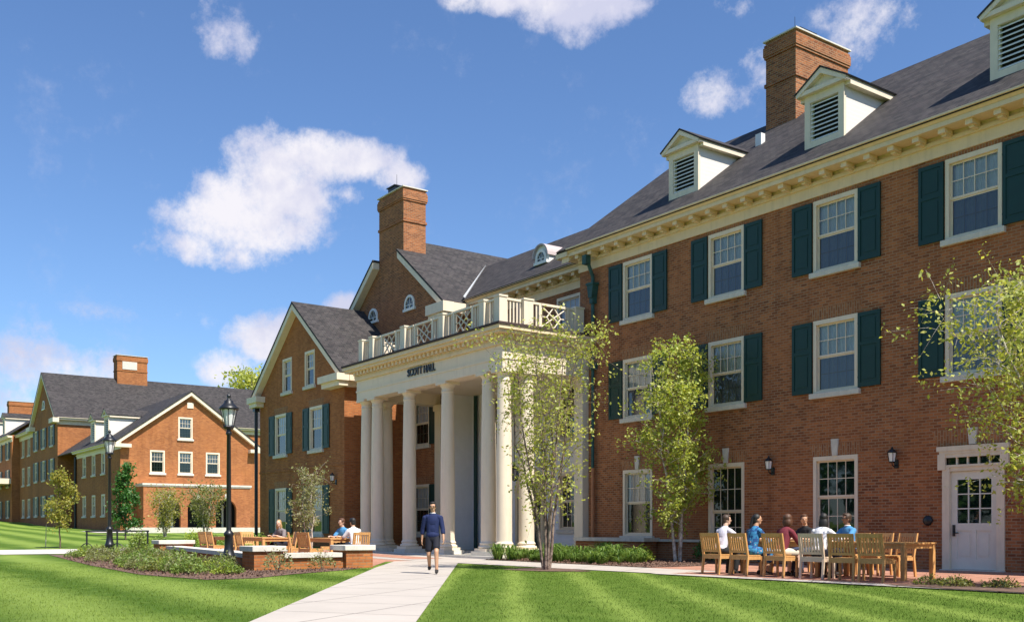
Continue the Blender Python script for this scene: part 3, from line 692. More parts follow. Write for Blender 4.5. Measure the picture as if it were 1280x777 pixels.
for (x0,x1) in ((-28.42,-27.94),(-38.15,-37.7)):
    b = MB(); b.box(x0,x1,23.12,YA-.002,.0,6.468); b.box(x0-.05,x1+.05,23.07,YA-.003,.0,.45); b.box(x0-.05,x1+.05,23.07,YA-.003,6.2,6.467)
    b.build('pilaster', M['column'], prt)
# Chinese pattern balustrade
def rail_panel(mb, axis, at, a, b, z0, z1, lattice):
    wbox(mb,axis,at,a,b,-.03,.05,z0,z0+.09); wbox(mb,axis,at,a,b,-.05,.07,z1-.08,z1)
    if lattice:
        za, zb = z0+.09, z1-.08
        def bar(u0,v0,u1,v1,t=.028):
            p0 = Vector(pt(axis,at,u0,.01,v0)); p1 = Vector(pt(axis,at,u1,.01,v1)); mb.tube(p0,p1,t,n=4)
        um, zm = (a+b)/2,(za+zb)/2; du, dz = (b-a)*.26,(zb-za)*.26
        bar(a,za,b,zb); bar(a,zb,b,za)
        for q in ((um,zb,um+(b-a)*.27,zm),(um+(b-a)*.27,zm,um,za),(um,za,um-(b-a)*.27,zm),(um-(b-a)*.27,zm,um,zb)): bar(*q)
        bar(a,zm,um-(b-a)*.27,zm); bar(um+(b-a)*.27,zm,b,zm); bar(a+.02,za,a+.02,zb); bar(b-.02,za,b-.02,zb)
    else:
        n = max(2,int((b-a)/.13))
        for i in range(n): u = a+(i+.5)*(b-a)/n; wbox(mb,axis,at,u-.028,u+.028,-.01,.04,z0+.09,z1-.08)
def post(mb, x, y, s=.15): mb.box(x-s,x+s,y-s,y+s,7.93,8.94); mb.box(x-s-.025,x+s+.025,y-s-.025,y+s+.025,8.94,9.0)
z0, z1 = 8.02, 8.95
f = MB(); posts = [-38.35,-37.4,-34.75,-31.9,-29.2,-28.25]
for x in posts: post(f, x, 19.75, .16)
post(f,-28.25,20.8,.20); post(f,-28.25,23.1,.19); post(f,-38.35,20.8,.17); post(f,-38.35,23.1,.19)
for i in range(5):
    a, b2 = posts[i]+.17, posts[i+1]-.17
    if b2-a < 1: rail_panel(f,'x',19.75,a,b2,z0,z1,False)
    else:
        m = (b2-a); rail_panel(f,'x',19.75,a,a+m*.20,z0,z1,False); rail_panel(f,'x',19.75,a+m*.27,b2-m*.27,z0,z1,True); rail_panel(f,'x',19.75,b2-m*.20,b2,z0,z1,False)
        for u in (a+m*.235,b2-m*.235): f.box(u-.06,u+.06,19.69,19.81,z0-.05,z1)
for X0, ax in ((-28.25,'y'),(-38.35,'Y')):
    rail_panel(f,ax,X0,19.92,20.63,z0,z1,False); rail_panel(f,ax,X0,20.97,21.35,z0,z1,False); f.box(X0-.06,X0+.06,21.36,21.46,z0-.05,z1); rail_panel(f,ax,X0,21.47,22.6,z0,z1,True); f.box(X0-.06,X0+.06,22.61,22.7,z0-.05,z1); rail_panel(f,ax,X0,22.71,22.91,z0,z1,False)
f.build('balustrade', M['column'], prt)
# lettering
cu = bpy.data.curves.new('lettering','FONT'); cu.body = 'SCOTT HALL'; cu.align_x = 'CENTER'; cu.align_y = 'CENTER'; cu.size = .40; cu.extrude = .02; cu.offset = .008; cu.space_character = 1.0
t = bpy.data.objects.new('lettering', cu); COL.objects.link(t); t.parent = prt; t.location = Vector((-33.3,YF-.03,7.07))-world_loc(prt); t.rotation_euler = (R(90),0,0); cu.materials.append(M['iron'])
bpy.context.view_layer.update(); me = bpy.data.meshes.new_from_object(t.evaluated_get(bpy.context.evaluated_depsgraph_get())); t2 = bpy.data.objects.new('lettering', me); COL.objects.link(t2); t2.parent = prt; t2.location = t.location; t2.rotation_euler = t.rotation_euler; t2.scale = (.88,1,1); bpy.data.objects.remove(t); t2.name = 'lettering'
f = MB(); f.box(XL-.2,XR+.2,19.2,24.79,-.05,.10); f.build('portico_floor', M['stone'], prt)

# things fixed to or hung on the hall
def wall_lantern(first, loc, label, rz=0):
    g = 'black wall lanterns on the brick hall'
    if first:
        o = copy_tree(first); o.location = loc; o.rotation_euler = (0,0,rz); o['label'] = label; return o
    o = empty('wall_lantern', loc, label, 'lantern', g, rz)
    b = MB(); b.box(-.06,.06,-.03,0,-.24,-.02); b.path([(0,-.02,-.15),(0,-.12,-.20),(0,-.2,-.16),(0,-.2,-.10)],[.016]*4,6); b.build('bracket', M['iron'], o, (0,0,0))
    b = MB(); b.lathe((0,-.2,-.1),[(0,0),(.07,0),(.085,.03)],8,True); b.lathe((0,-.2,.16),[(.13,0),(.10,.05),(.03,.10),(.03,.13),(0,.16)],8,True)
    for i in range(4): a = R(45+90*i); b.tube((.075*math.cos(a),-.2+.075*math.sin(a),-.08),(.115*math.cos(a),-.2+.115*math.sin(a),.16),.008,n=4)
    b.build('lantern_frame', M['iron'], o, (0,0,0))
    b = MB(); b.lathe((0,-.2,-.08),[(.066,0),(.10,.235)],8,True); b.build('lamp_glass', M['opal'], o, (0,0,0))
    return o
wl = wall_lantern(None, (-15.5,YA,2.85), 'black wall lantern on bare brick between tall window and white door')
wall_lantern(wl, (-19.55,YA,2.85), 'black wall lantern left of the man in blue, between two tall ground floor windows')
wall_lantern(wl, (-41.3,19.9,3.25), 'wall lantern on shaded gable front of the small left wing')
wall_lantern(wl, (-40.5,21.1,3.0), 'wall lantern on sunlit orange brick beside the left portico column', R(90))
o = empty('pendant_lantern', (-31.4,22.6,2.9), 'large black pendant lantern hanging from a rod under the portico', 'lantern')
b = MB(); b.tube((0,0,.62),(0,0,4.05),.014,n=6); b.build('rod', M['iron'], o, (0,0,0))
b = MB(); b.lathe((0,0,0),[(0,-.05),(.12,0),(.13,.03)],6,True); b.lathe((0,0,.42),[(.26,0),(.17,.07),(.05,.16),(.0,.22)],6,True)
for i in range(6): a = R(60*i); b.tube((.12*math.cos(a),.12*math.sin(a),0),(.2*math.cos(a),.2*math.sin(a),.42),.014,n=4)
b.build('lantern_frame', M['iron'], o, (0,0,0)); b = MB(); b.lathe((0,0,.01),[(.11,0),(.18,.40)],6,True); b.build('lamp_glass', M['glass_dark'], o, (0,0,0))
b = MB(); b.ell((0,0,0),(.13,.07,.13),14,10); b.box(-.05,.05,-.02,.04,-.05,.05); o = b.build('wall_vent', M['iron'], None, (-14.6,YA-.03,1.25)); tag(o,'small round black vent low on brick wall left of white door','wall vent')

# ------------------------------------------------------------------ the far hall
far = empty('residence_hall', (-95, 21, .5), 'distant brick hall with three arched openings, white dormers and square chimney', 'building')
def gable_clips(uc, zp, t): return [(t,1,zp+t*uc),(-t,1,zp-t*uc)]
w = MB()
D2 = [(23.74,5.45,1.8),(25.96,5.45,1.8),(28.2,5.45,1.8),(25.96,8.25,1.75)]
wall(w,'y',-81.5,20.9,31.8,.2,12.1,[hole(u,z,h,1.15) for u,z,h in D2],clip=gable_clips(26.35,12.0,.74))
DY = [(-93.2,2.1,1.75),(-89.9,2.1,1.75),(-86.7,2.1,1.75),(-93.2,5.55,1.75),(-89.9,5.55,1.75),(-86.7,5.55,1.75)]
wall(w,'x',20.9,-96,-81.5,.2,8.0,[hole(u,z,h,1.15) for u,z,h in DY]); wall(w,'x',23.4,-102,-96,.2,9.0); wall(w,'X',31.8,-96,-81.5,.2,8.0)
w.build('brick_wall', M['brick_lit'], far)
for u,z,h in D2: window(far,'y',-81.5,u,z,h,1.15,'half',lintel=False)
for u,z,h in DY: window(far,'x',20.9,u,z,h,1.15,'half',lintel=False)
r = MB()
for (ye, s) in ((20.45,-1),(32.25,1)): slab(r,[(-81.1,ye,7.85),(-81.1,26.35,12.15),(-102,26.35,12.15),(-102,ye,7.85)])
r.build('low_roof', M['slate'], far)
c = MB(); rake(c,'y',-81.5,(20.45,7.78),(26.35,12.08),.36,.32); rake(c,'y',-81.5,(32.25,7.78),(26.35,12.08),.36,.32); cornice(c,'x',20.9,-96,-81.2,7.80,plain=True,scale=.75)
c.box(-81.499,-80.9,20.3,21.6,7.35,7.62); c.box(-81.499,-80.9,31.2,32.5,7.35,7.62); c.box(-81.5,-81.44,26.1,26.6,10.75,11.2); c.build('low_trim', M['cream'], far)
def zD(y): return 7.85+.7288*(y-20.45)
for x in (-87.4,-92.0): dormer(far,x,21.35,10.3,roofz=zD,w=1.4)
d = MB(); d.tube((-96.2,20.8,.3),(-96.2,20.8,7.4),.1,n=8); d.build('downspout', M['iron'], far)
# arcade with three arches
a_ = MB(); X = -79.5; arches = [(24.1,.85),(26.35,.85),(28.6,.85)]; zs = 2.55; top = 4.4
edges = [22.1]+[v for u,r_ in arches for v in (u-r_,u+r_)]+[30.6]
for i in range(0,len(edges),2): a_.box(X-.35,X,edges[i],edges[i+1],.3,zs)
a_.box(X-.35,X,22.1,30.6,3.5,top)
for u, r_ in arches:
    n = 12
    for i in range(n):
        a0,a1 = math.pi*i/n, math.pi*(i+1)/n
        P = [(u+r_*math.cos(a0),zs+r_*math.sin(a0)),(u+r_*math.cos(a1),zs+r_*math.sin(a1)),(u+r_*math.cos(a1),3.5),(u+r_*math.cos(a0),3.5)]
        a_.prism([(X,p[0],p[1]) for p in P],(-.35,0,0))
for i in range(0,len(edges),2): 
    if edges[i+1]-edges[i] > 0: a_.box(X-.35,X,edges[i],edges[i+1],zs,3.5)
a_.box(-81.5,X-.35,22.1,22.4,.3,top); a_.box(-81.5,X-.35,30.3,30.6,.3,top)
ar = a_.build('arcade', M['brick_lit'], far)
b = MB(); b.box(-81.5,X+.12,22.0,30.7,top,top+.14); b.box(-81.5,X+.06,22.04,30.66,top-.1,top-.001)
for u, r_ in arches: b.box(X+.001,X+.06,u-.12,u+.12,zs+r_+.02,zs+r_+.4)
b.build('stone_band', M['stone'], ar)
b = MB(); b.poly((-81.45,22.4,.3),(-81.45,30.3,.3),(-81.45,30.3,top),(-81.45,22.4,top)); b.build('recess_shade_sheet', M['dark'], ar)  # near-black sheet over the back wall paints the arcade's shade
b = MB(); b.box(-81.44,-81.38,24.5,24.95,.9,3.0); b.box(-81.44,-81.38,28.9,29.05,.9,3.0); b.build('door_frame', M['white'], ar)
# tall gabled block behind
w = MB(); te = .78; wu = [-112.2,-108.4,-104.6]; wz = [2.3,5.8,9.0]
wall(w,'x',20.5,-114,-102,.5,16.5,[hole(u,z,1.95,1.3) for u in wu for z in wz],clip=gable_clips(-108,16.3,te))
wall(w,'y',-102,20.5,46,.5,11.6); wall(w,'Y',-114,20.5,46,.5,11.6)
w.build('tall_wall', M['brick_lit'], far)
for u in wu:
    for z in wz: window(far,'x',20.5,u,z,1.95,1.3,'half',lintel=False,shutters=True)
r = MB()
for s in (-1,1): slab(r,[(-108+s*6.35,20.15,11.5),(-108,20.15,16.45),(-108,46,16.45),(-108+s*6.35,46,11.5)])
r.build('tall_roof', M['slate'], far)
c = MB()
for s in (-1,1): rake(c,'x',20.5,(-108+s*6.35,11.42),(-108,16.37),.33,.34)
cornice(c,'y',-102,20.4,46,11.45,plain=True,scale=.8); c.box(-103.3,-101.4,19.95,20.499,11.0,11.42); c.box(-114.6,-112.7,19.95,20.499,11.0,11.42); c.build('tall_trim', M['cream'], far)
halfround(far,'x',20.5,-108.4,12.9,.6)
chimney(far,-108.6,-107.2,27.2,30.2,15.4,18.9,M['brick_lit'],panel=True,pots=False)
chimney(far,-113.6,-113.0,23.0,24.0,12.5,16.8,M['brick_lit'],pots=False)
# long range further away
w = MB(); fu = [-123.2,-119.9,-116.6]; 
wall(w,'x',21.2,-125.5,-114,.8,11.6,[hole(u,z,1.95,1.3) for u in fu[:2] for z in wz])
gu = [-128,-133,-138,-143,-148,-153]
wall(w,'x',20.4,-175,-125.5,.8,11.6,[hole(u,z,1.95,1.3) for u in gu for z in wz]); wall(w,'y',-125.5,20.4,21.2,.8,11.6)
w.build('long_wall', M['brick_lit'], far)
for u in fu[:2]:
    for z in wz: window(far,'x',21.2,u,z,1.95,1.3,'half',lintel=False)
for u in gu:
    for z in wz: window(far,'x',20.4,u,z,1.95,1.3,'half',lintel=False,shutters=True)
r = MB(); slab(r,[(-114,20.6,11.5),(-125.5,20.6,11.5),(-125.5,27,16.3),(-114,27,16.3)]); slab(r,[(-125.3,19.8,11.5),(-175,19.8,11.5),(-175,27,16.5),(-125.3,27,16.5)]); slab(r,[(-114,33,11.5),(-175,33,11.5),(-175,27,16.4),(-114,27,16.4)])
r.build('long_roof', M['slate'], far)
c = MB(); cornice(c,'x',21.2,-125.4,-114.3,11.45,plain=True,scale=.85); cornice(c,'x',20.4,-175,-125.1,11.45,plain=True,scale=.85); c.build('long_trim', M['cream'], far)
def zG(y): return 11.5+.69*(y-19.8)
for x in (-135.6,-142,-148.4): dormer(far,x,21.2,14.4,roofz=zG,w=1.4)
chimney(far,-151,-149.6,24,27.6,14.2,18.3,M['brick_lit'],pots=False)
b = MB()
for x in (-127,-131,-135): b.lathe((x,18.6,1.5),[(.3,0),(.3,.2),(.24,.25),(.2,4.4),(.28,4.6)],12)
b.box(-136,-126,18.2,20.39,6.1,6.7); b.build('far_porch', M['column'], far)
b = MB(); b.box(-136.2,-125.8,18.0,20.3,.9,1.5); b.build('porch_base', M['brick_lit'], far)

# ------------------------------------------------------------------ ground and paving
def P(px, z_, dist):     # a world point from a bearing, a distance and a height (used to read off positions)
    k = (px-640)/F; return Vector((dist*(FX+FY*k), dist*(FY-FX*k), z_))
sheet('lawn', [(-1500,-1500),(1500,-1500),(1500,1500),(-1500,1500)], M['grass'], 0.0)
WALK = [(6.5,-7.2),(-10.9,4.2),(-24.05,12.75),(-28.2,15.6),(-28.2,16.5),(-26,16.6),(-9.8,5.7),(7.9,-6.4)]
sheet('walkway', WALK, M['concrete'], .012)
CROSS = [(-40,16.35),(-16.9,16.3),(-16.9,18.35),(-21.2,18.45),(-27.6,18.7),(-27.8,19.2),(-40,19.2)]
sheet('cross_walk', CROSS, M['concrete'], .016)
sheet('plaza_paving', [(-39.5,17.1),(-29.6,17.1),(-29.6,18.3),(-39.5,18.3)], M['paver'], .022)
PATIO = [(-19.6,18.4),(-16.9,18.4),(-16.9,16.05),(4,16.0),(4,23.4),(-20.8,23.4),(-20.8,22.0),(-19.6,20.5)]
sheet('patio_edging', [(-16.9,16.0),(4,15.95),(4,16.5),(-16.9,16.5)], M['concrete'], .024)
sheet('brick_patio', PATIO, M['paver'], .018)
BED_R = [(-27.7,18.7),(-21.2,18.45),(-19.6,18.4),(-19.6,20.5),(-20.8,22.0),(-20.8,23.39),(-27.9,23.39)]
sheet('mulch_bed', BED_R, M['mulch'], .030)
BED_L = [(-38.3,7.4),(-30,6.9),(-23.5,6.45),(-20.3,6.9),(-20.4,8.0),(-21.6,9.3),(-23.0,11.3),(-24.05,12.3),(-24.05,9.3),(-24.9,9.3),(-37.3,11.1)]
sheet('mulch_bed', BED_L, M['mulch'], .012)
sheet('mulch_bed', [(-11.0,16.2),(-9.6,16.0),(-5,16.0),(-5,18.2),(-8.6,18.2),(-10.2,17.4)], M['mulch'], .034)
TERR = [(-24.3,9.9),(-24.3,12.7),(-28.2,15.3),(-28.2,16.4),(-38.5,16.4),(-37.6,11.3)]
sheet('terrace_paving', TERR, M['paver'], .008)
sheet('side_path', [(-41.0,-40),(-38.9,-40),(-38.9,11.2),(-42.0,16.0),(-44,16.0)], M['concrete_far'], .02)
sheet('far_terrace', [(-79.5,17.5),(-74,17.5),(-74,33),(-79.5,33)], M['concrete_far'], .03)
def blobsheet(name, c, rx, ry, mat, dz):
    pts = []
    for i in range(18):
        a = 2*math.pi*i/18; s = 1+.12*math.sin(3*a+1)+.08*math.sin(5*a); pts.append((c[0]+rx*s*math.cos(a), c[1]+ry*s*math.sin(a)))
    return sheet(name, pts, mat, dz)
T1 = P(683,0,25.5)
blobsheet('mulch_ring', T1, 1.25, .8, M['mulch'], .014)
b = MB(); b.box(-74.3,-74.0,19.5,33,.3,1.12); tag(b.build('low_curb_wall', M['stone']), 'long low pale stone curb wall in front of the far arches', 'wall')

# grass blades over the near lawn, one tuft mass
def inside(px, py, poly):
    c = np.zeros(px.shape, bool); n = len(poly)
    for i in range(n):
        x0,y0 = poly[i][:2]; x1,y1 = poly[(i+1)%n][:2]
        if y0 == y1: continue
        m = ((y0 > py) != (y1 > py)) & (px < (x1-x0)*(py-y0)/(y1-y0)+x0); c ^= m
    return c
rng = np.random.default_rng(3)
def blades(name, n, Zr, kr, h, w, mat):
    Z = np.sqrt(rng.uniform(Zr[0]**1.6, Zr[1]**1.6, n)**(2/1.6)); k = rng.uniform(kr[0], kr[1], n)
    X = Z*(FX+FY*k); Y = Z*(FY-FX*k)
    ok = (Y < 16.0) & (X > -37.5)
    for poly in (WALK, BED_L, TERR, CROSS): ok &= ~inside(X, Y, poly)
    ok &= ((X-T1.x)/1.1)**2+((Y-T1.y)/.7)**2 > 1
    X, Y = X[ok], Y[ok]; n = len(X); zg = np.interp(X, GX, GZ)
    a = rng.uniform(0, 2*np.pi, n); hh = h*rng.uniform(.55, 1.15, n); lean = rng.uniform(0,.9,n)*hh; b = rng.uniform(0,2*np.pi,n)
    dx, dy = np.cos(a)*w/2, np.sin(a)*w/2
    v = np.empty((n,3,3)); v[:,0] = np.stack([X-dx,Y-dy,zg-.004],1); v[:,1] = np.stack([X+dx,Y+dy,zg-.004],1); v[:,2] = np.stack([X+np.cos(b)*lean,Y+np.sin(b)*lean,zg+hh],1)
    me = bpy.data.meshes.new(name); me.vertices.add(3*n); me.vertices.foreach_set('co', v.ravel()); me.loops.add(3*n); me.loops.foreach_set('vertex_index', np.arange(3*n))
    me.polygons.add(n); me.polygons.foreach_set('loop_start', np.arange(n)*3); me.update(calc_edges=True); me.materials.append(mat)
    o = bpy.data.objects.new(name, me); COL.objects.link(o); return tag(o, 'short mown grass blades of the near lawn', 'grass', kind='stuff')
blades('grass', 150000, (6, 30), (-.72, .72), .030, .011, M['blade'])

# ------------------------------------------------------------------ leaves, trees, shrubs
def leaf_mesh(name, C, size, mats, rs, parent, flat=0.0):
    """many small folded leaves, C an (n,3) array of positions"""
    n = len(C); C = np.asarray(C, float)
    d = rs.normal(size=(n,3)); d[:,2] -= .35; d /= np.linalg.norm(d,axis=1)[:,None]
    u = rs.normal(size=(n,3)); u -= (u*d).sum(1)[:,None]*d; u /= np.linalg.norm(u,axis=1)[:,None]
    nn = np.cross(d,u); s = size*rs.uniform(.6,1.25,n)[:,None]
    v = np.empty((n,4,3)); v[:,0] = C; v[:,1] = C+d*s*.55+u*s*.33+nn*s*.08; v[:,2] = C+d*s*1.15; v[:,3] = C+d*s*.55-u*s*.33+nn*s*.08
    me = bpy.data.meshes.new(name); me.vertices.add(4*n); me.vertices.foreach_set('co', v.ravel())
    me.loops.add(4*n); me.loops.foreach_set('vertex_index', np.arange(4*n)); me.polygons.add(n); me.polygons.foreach_set('loop_start', np.arange(n)*4)
    me.update(calc_edges=True); me.materials.append(mats)
    o = bpy.data.objects.new(name, me); COL.objects.link(o); o.parent = parent; return o
def tree(name, label, cat, loc, H, prof, stems, nbranch, nleaf, leaf, lmat, bmat, seed, r0=.045, spread=.25, clear=.2, group=None, lean=(0,0), clump=.14, twist=1.0, up=.6):
    """prof: crown half width as (height fraction, metres) pairs"""
    rs = np.random.default_rng(seed); root = empty(name, loc, label, cat, group)
    tb = MB(); pts = []; ph = [p[0] for p in prof]; pw = [p[1] for p in prof]
    for s in range(stems):
        a = 2*math.pi*(s+rs.uniform(-.3,.3))/stems; sp = spread*rs.uniform(.5,1.1) if stems > 1 else .04
        hs = H*rs.uniform(.80,1.0) if s else H*.97; path = []; m = 9; wob = rs.normal(size=(m+1,2))*.05*twist
        for i in range(m+1):
            t = i/m; r = .07*(stems > 1)+sp*hs*(t**1.15)*.5; path.append(Vector((math.cos(a)*r+wob[i,0]*t*1.5+lean[0]*t, math.sin(a)*r+wob[i,1]*t*1.5+lean[1]*t, hs*t)))
        rad = [r0*(1-.86*(i/m)) for i in range(m+1)]; path[0].z = -.05; tb.path(path, rad, 7)
        for b in range(nbranch):
            t = clear+(1-clear)*(b+rs.uniform(0,1))/nbranch; t = min(t,.985); f = t*m; i = int(f); p = path[i].lerp(path[min(i+1,m)], f-i)
            w = np.interp(p.z/H, ph, pw)*rs.uniform(.55,1.08); ba = rs.uniform(0,2*math.pi)
            tgt = Vector((math.cos(ba)*w+lean[0]*t, math.sin(ba)*w+lean[1]*t, min(H*1.0, p.z+w*up*rs.uniform(.5,1.3)))); 
            if (tgt-p).length < .12: continue
            q = [p]
            for j in (1,2,3,4): u = j/4; q.append(p.lerp(tgt,u)+Vector(rs.normal(size=3))*.035*(tgt-p).length + Vector((0,0,.10*w*math.sin(u*3.14))))
            br = max(.005, r0*(1-.86*t)*.42); tb.path(q, [br*(1-.75*j/4) for j in range(5)], 5)
            nt = 3+int(w*3)
            for k in range(nt):
                u = rs.uniform(.25,1.0); f2 = u*4; i2 = min(3,int(f2)); p2 = q[i2].lerp(q[i2+1], f2-i2)
                tw = p2+Vector(rs.normal(size=3))*(.12+.14*w); tb.path([p2,p2.lerp(tw,.5)+Vector((0,0,.02)),tw],[.004,.003,.002],3)
                pts.append((p2,tw,w))
    tb.build('trunk', bmat, root, (0,0,0))
    C = []; idx = rs.integers(0,len(pts),nleaf)
    for i in idx: a_, b_, w_ = pts[i]; C.append(tuple(a_.lerp(b_, rs.uniform(.2,1.15))+Vector(rs.normal(size=3))*clump*.5))
    leaf_mesh('crown', C, leaf, lmat, rs, root); return root

tree('birch_tree','sparse multi-stemmed young birch in front of the portico columns','tree',tuple(T1),5.85,[(0,.2),(.12,.3),(.3,.9),(.5,1.25),(.7,1.65),(.85,1.8),(1,1.3)],7,16,6000,.08,M['leaf_birch'],M['bark_birch'],11,.042,.42,.24,lean=(-.02,-.02),clump=.16,up=.7)
tree('birch_tree','dense twin-stemmed birch full of leaves standing between two brick wall windows','tree',tuple(P(847,0,31.0)),6.75,[(0,.3),(.14,.8),(.28,1.4),(.5,1.4),(.7,1.15),(.85,.95),(1,.4)],3,30,10500,.10,M['leaf_birch2'],M['bark_pale'],5,.055,.22,.15,lean=(-.15,-.1),clump=.2)
tree('birch_tree','pale-trunked young birch at the right edge beside the white door','tree',(-8.45,18.1,0),5.35,[(0,.3),(.22,1.0),(.42,1.7),(.6,2.0),(.8,1.9),(1,1.1)],3,26,10500,.08,M['leaf_birch'],M['bark_pale'],23,.055,.20,.20,lean=(-.5,-.5),clump=.17)
tree('young_tree','small pale-leaved tree growing on the terrace near the columns','tree',tuple(P(388,0,36)),3.1,[(0,.1),(.28,.35),(.45,.72),(.75,.62),(1,.25)],3,15,1900,.085,M['leaf_pale'],M['bark_pale'],31,.028,.14,.3,lean=(-.15,0),clump=.13)
tree('young_tree','young tree with yellow-orange tinged leaves on the left lawn','tree',tuple(P(75,.22,42)),3.25,[(0,.1),(.25,.55),(.45,.85),(.75,.55),(1,.12)],1,34,2600,.10,M['leaf_yellow'],M['bark'],37,.035,.1,.25,clump=.13)
tree('young_tree','narrow dark green tree at the corner of the far gabled wing','tree',tuple(P(157,.5,55)),4.1,[(0,.2),(.1,.75),(.35,.8),(.6,.5),(.8,.35),(1,.1)],1,44,3600,.14,M['leaf_dark'],M['bark'],41,.05,.1,.1,clump=.16)
tree('ornamental_tree','yellowish airy small tree before the left arch','tree',tuple(P(206,.6,62)),2.75,[(0,.2),(.2,.6),(.5,1.25),(.8,1.1),(1,.5)],6,12,2600,.11,M['leaf_yellow'],M['bark_pale'],43,.03,.6,.2,clump=.17)
tree('ornamental_tree','olive green airy small tree hiding the middle arch','tree',tuple(P(257,.6,58)),2.75,[(0,.2),(.2,.6),(.5,1.15),(.8,1.1),(1,.5)],6,12,3000,.11,M['leaf_olive'],M['bark_pale'],47,.03,.6,.2,clump=.17)
tree('broadleaf_tree','pale green treetop showing above the far slate roof','tree',tuple(P(322,1,150)),22.8,[(0,1),(.3,3),(.6,4.6),(.8,4.6),(.92,3.2),(1,1.5)],3,22,7000,.5,M['leaf_birch'],M['bark'],53,.3,.35,.3,clump=1.2)

def shrub_cluster(name, n, r, h, leaf, mat, seed, parent):
    rs = np.random.default_rng(seed); C = []; tb = MB()
    for _ in range(9):
        a = rs.uniform(0,6.28); q = rs.uniform(.2,.9)*r; tip = (math.cos(a)*q, math.sin(a)*q, h*rs.uniform(.6,1)); tb.path([(0,0,-.03),(tip[0]*.4,tip[1]*.4,tip[2]*.6),tip],[.008,.006,.003],4)
    for _ in range(n):
        a = rs.uniform(0,6.28); u = rs.uniform(0,1)**.5; q = r*u; top = h*(1-.6*u*u)*(1+.18*math.sin(a*3+seed)); z = top*rs.uniform(.12,1)**.6
        C.append((math.cos(a)*q,math.sin(a)*q,z))
    st = tb.build('stems', M['bark'], parent, (0,0,0)); leaf_mesh('foliage', C, leaf, mat, rs, parent); return st
def plant(protos, spots, name, label, cat, group, rs):
    for i,(x,y,s) in enumerate(spots):
        pr = protos[i%len(protos)]
        if isinstance(pr, tuple):
            o = empty(name,(x,y,gz(x)+.01),label,cat,group,rs.uniform(0,6.28)); shrub_cluster(name,*pr,o); protos[i%len(protos)] = o
        else:
            o = copy_tree(pr); o.location = (x,y,gz(x)+.01); o.rotation_euler = (0,0,rs.uniform(0,6.28)); o['label'] = label; 
        o.scale = (s,s,s*rs.uniform(.85,1.15))
rr = np.random.default_rng(9)
S = []
for i in range(104):
    t = rr.uniform(0,1); x = -36.5+t*14.3; lo, hi = np.interp(x,[-37,-30,-23.5,-22],[7.7,7.25,6.95,7.15]), np.interp(x,[-37,-25,-22],[10.4,9.0,8.2]); S.append((x, rr.uniform(lo,hi), rr.uniform(.65,1.1)*(1 if x < -31 else .85)))
plant([(420,.42,.44,.075,M['leaf_shrub'],1),(380,.38,.36,.07,M['leaf_olive'],2),(460,.45,.46,.07,M['leaf_pale'],3),(300,.4,.34,.06,M['leaf_lime'],4),(420,.40,.42,.07,M['leaf_shrub'],5)], S, 'shrub','low leafy shrub in the mulch bed before the terrace wall','shrub','low shrubs massed in the left mulch bed',rr)
plant([(300,.38,.62,.06,M['leaf_pale'],7)], [(-22.9,9.5,1.0)], 'shrub','pale wispy shrub in front of the terrace corner pier','shrub',None,rr)
plant([(260,.36,.55,.06,M['leaf_pale'],8)], [(-23.45,10.9,1.0)], 'shrub','pale wispy shrub between the two terrace wall piers','shrub',None,rr)
plant([(700,.36,.62,.085,M['leaf_lime'],12)], [tuple(P(803,0,31.2))[:2]+(.95,)], 'shrub','bright lime green bush beside the twin-stemmed birch','shrub',None,rr)
plant([(700,.5,.75,.08,M['leaf_dark'],13)], [(-21.6,23.0,1.1)], 'shrub','dark green bush by the brick wall right of the twin-stemmed birch','shrub',None,rr)
S = [(-45.5+rr.uniform(-1.5,1.5), 12.5+i*1.1, rr.uniform(.7,1.2)) for i in range(7)]
plant([(420,.5,.55,.09,M['leaf_lime'],14),(420,.5,.5,.09,M['leaf_shrub'],15)], S, 'shrub','small green shrub behind the terrace towards the far arches','shrub','small shrubs behind the terrace',rr)
S = [(-10.1+rr.uniform(-.4,.9), 16.7+rr.uniform(-.3,.8), rr.uniform(.45,.75)) for i in range(7)]
plant([(240,.36,.3,.07,M['leaf_olive'],16),(200,.34,.25,.06,M['leaf_yellow'],17)], S, 'shrub','tiny low plant in the mulch at the right patio corner','shrub','low plants at the right patio corner',rr)
plant([(420,.3,1.1,.085,M['leaf_shrub'],18)], [tuple(P(172,0,33.5))[:2]+(1.0,)], 'shrub','tall loose green shrub beside the left end of the terrace wall','shrub',None,rr)
# strap leaved clumps along the portico bed
def strap(name, seed, parent, n=130, h=.44):
    rs = np.random.default_rng(seed); b = MB()
    for _ in range(n):
        a = rs.uniform(0,6.28); r = rs.uniform(0,.14); x,y = r*math.cos(a), r*math.sin(a); L_ = h*rs.uniform(.5,1.2); o_ = rs.uniform(.15,.55); w = .014
        d = Vector((math.cos(a),math.sin(a),0)); t = Vector((-d.y,d.x,0))*w; p0 = Vector((x,y,0)); p1 = p0+d*o_*.35+Vector((0,0,L_*.8)); p2 = p0+d*o_+Vector((0,0,L_*rs.uniform(.45,.95)))
        b.add([p0-t,p0+t,p1+t,p1-t,p2],[(0,1,2,3),(3,2,4)])
    return b.build('blades', M['liriope'], parent, (0,0,0))
S = []
for row in range(5):
    for i in range(13): S.append((-27.2+i*.56+rr.uniform(-.28,.28)+.2*(row%2), 18.95+row*.62+rr.uniform(-.12,.12), rr.uniform(.5,1.25)))
S = [s for s in S if not (s[0] > -21.7 or ((s[0]+22.6)**2+(s[1]-22.2)**2 < 1.5))]
pr = []
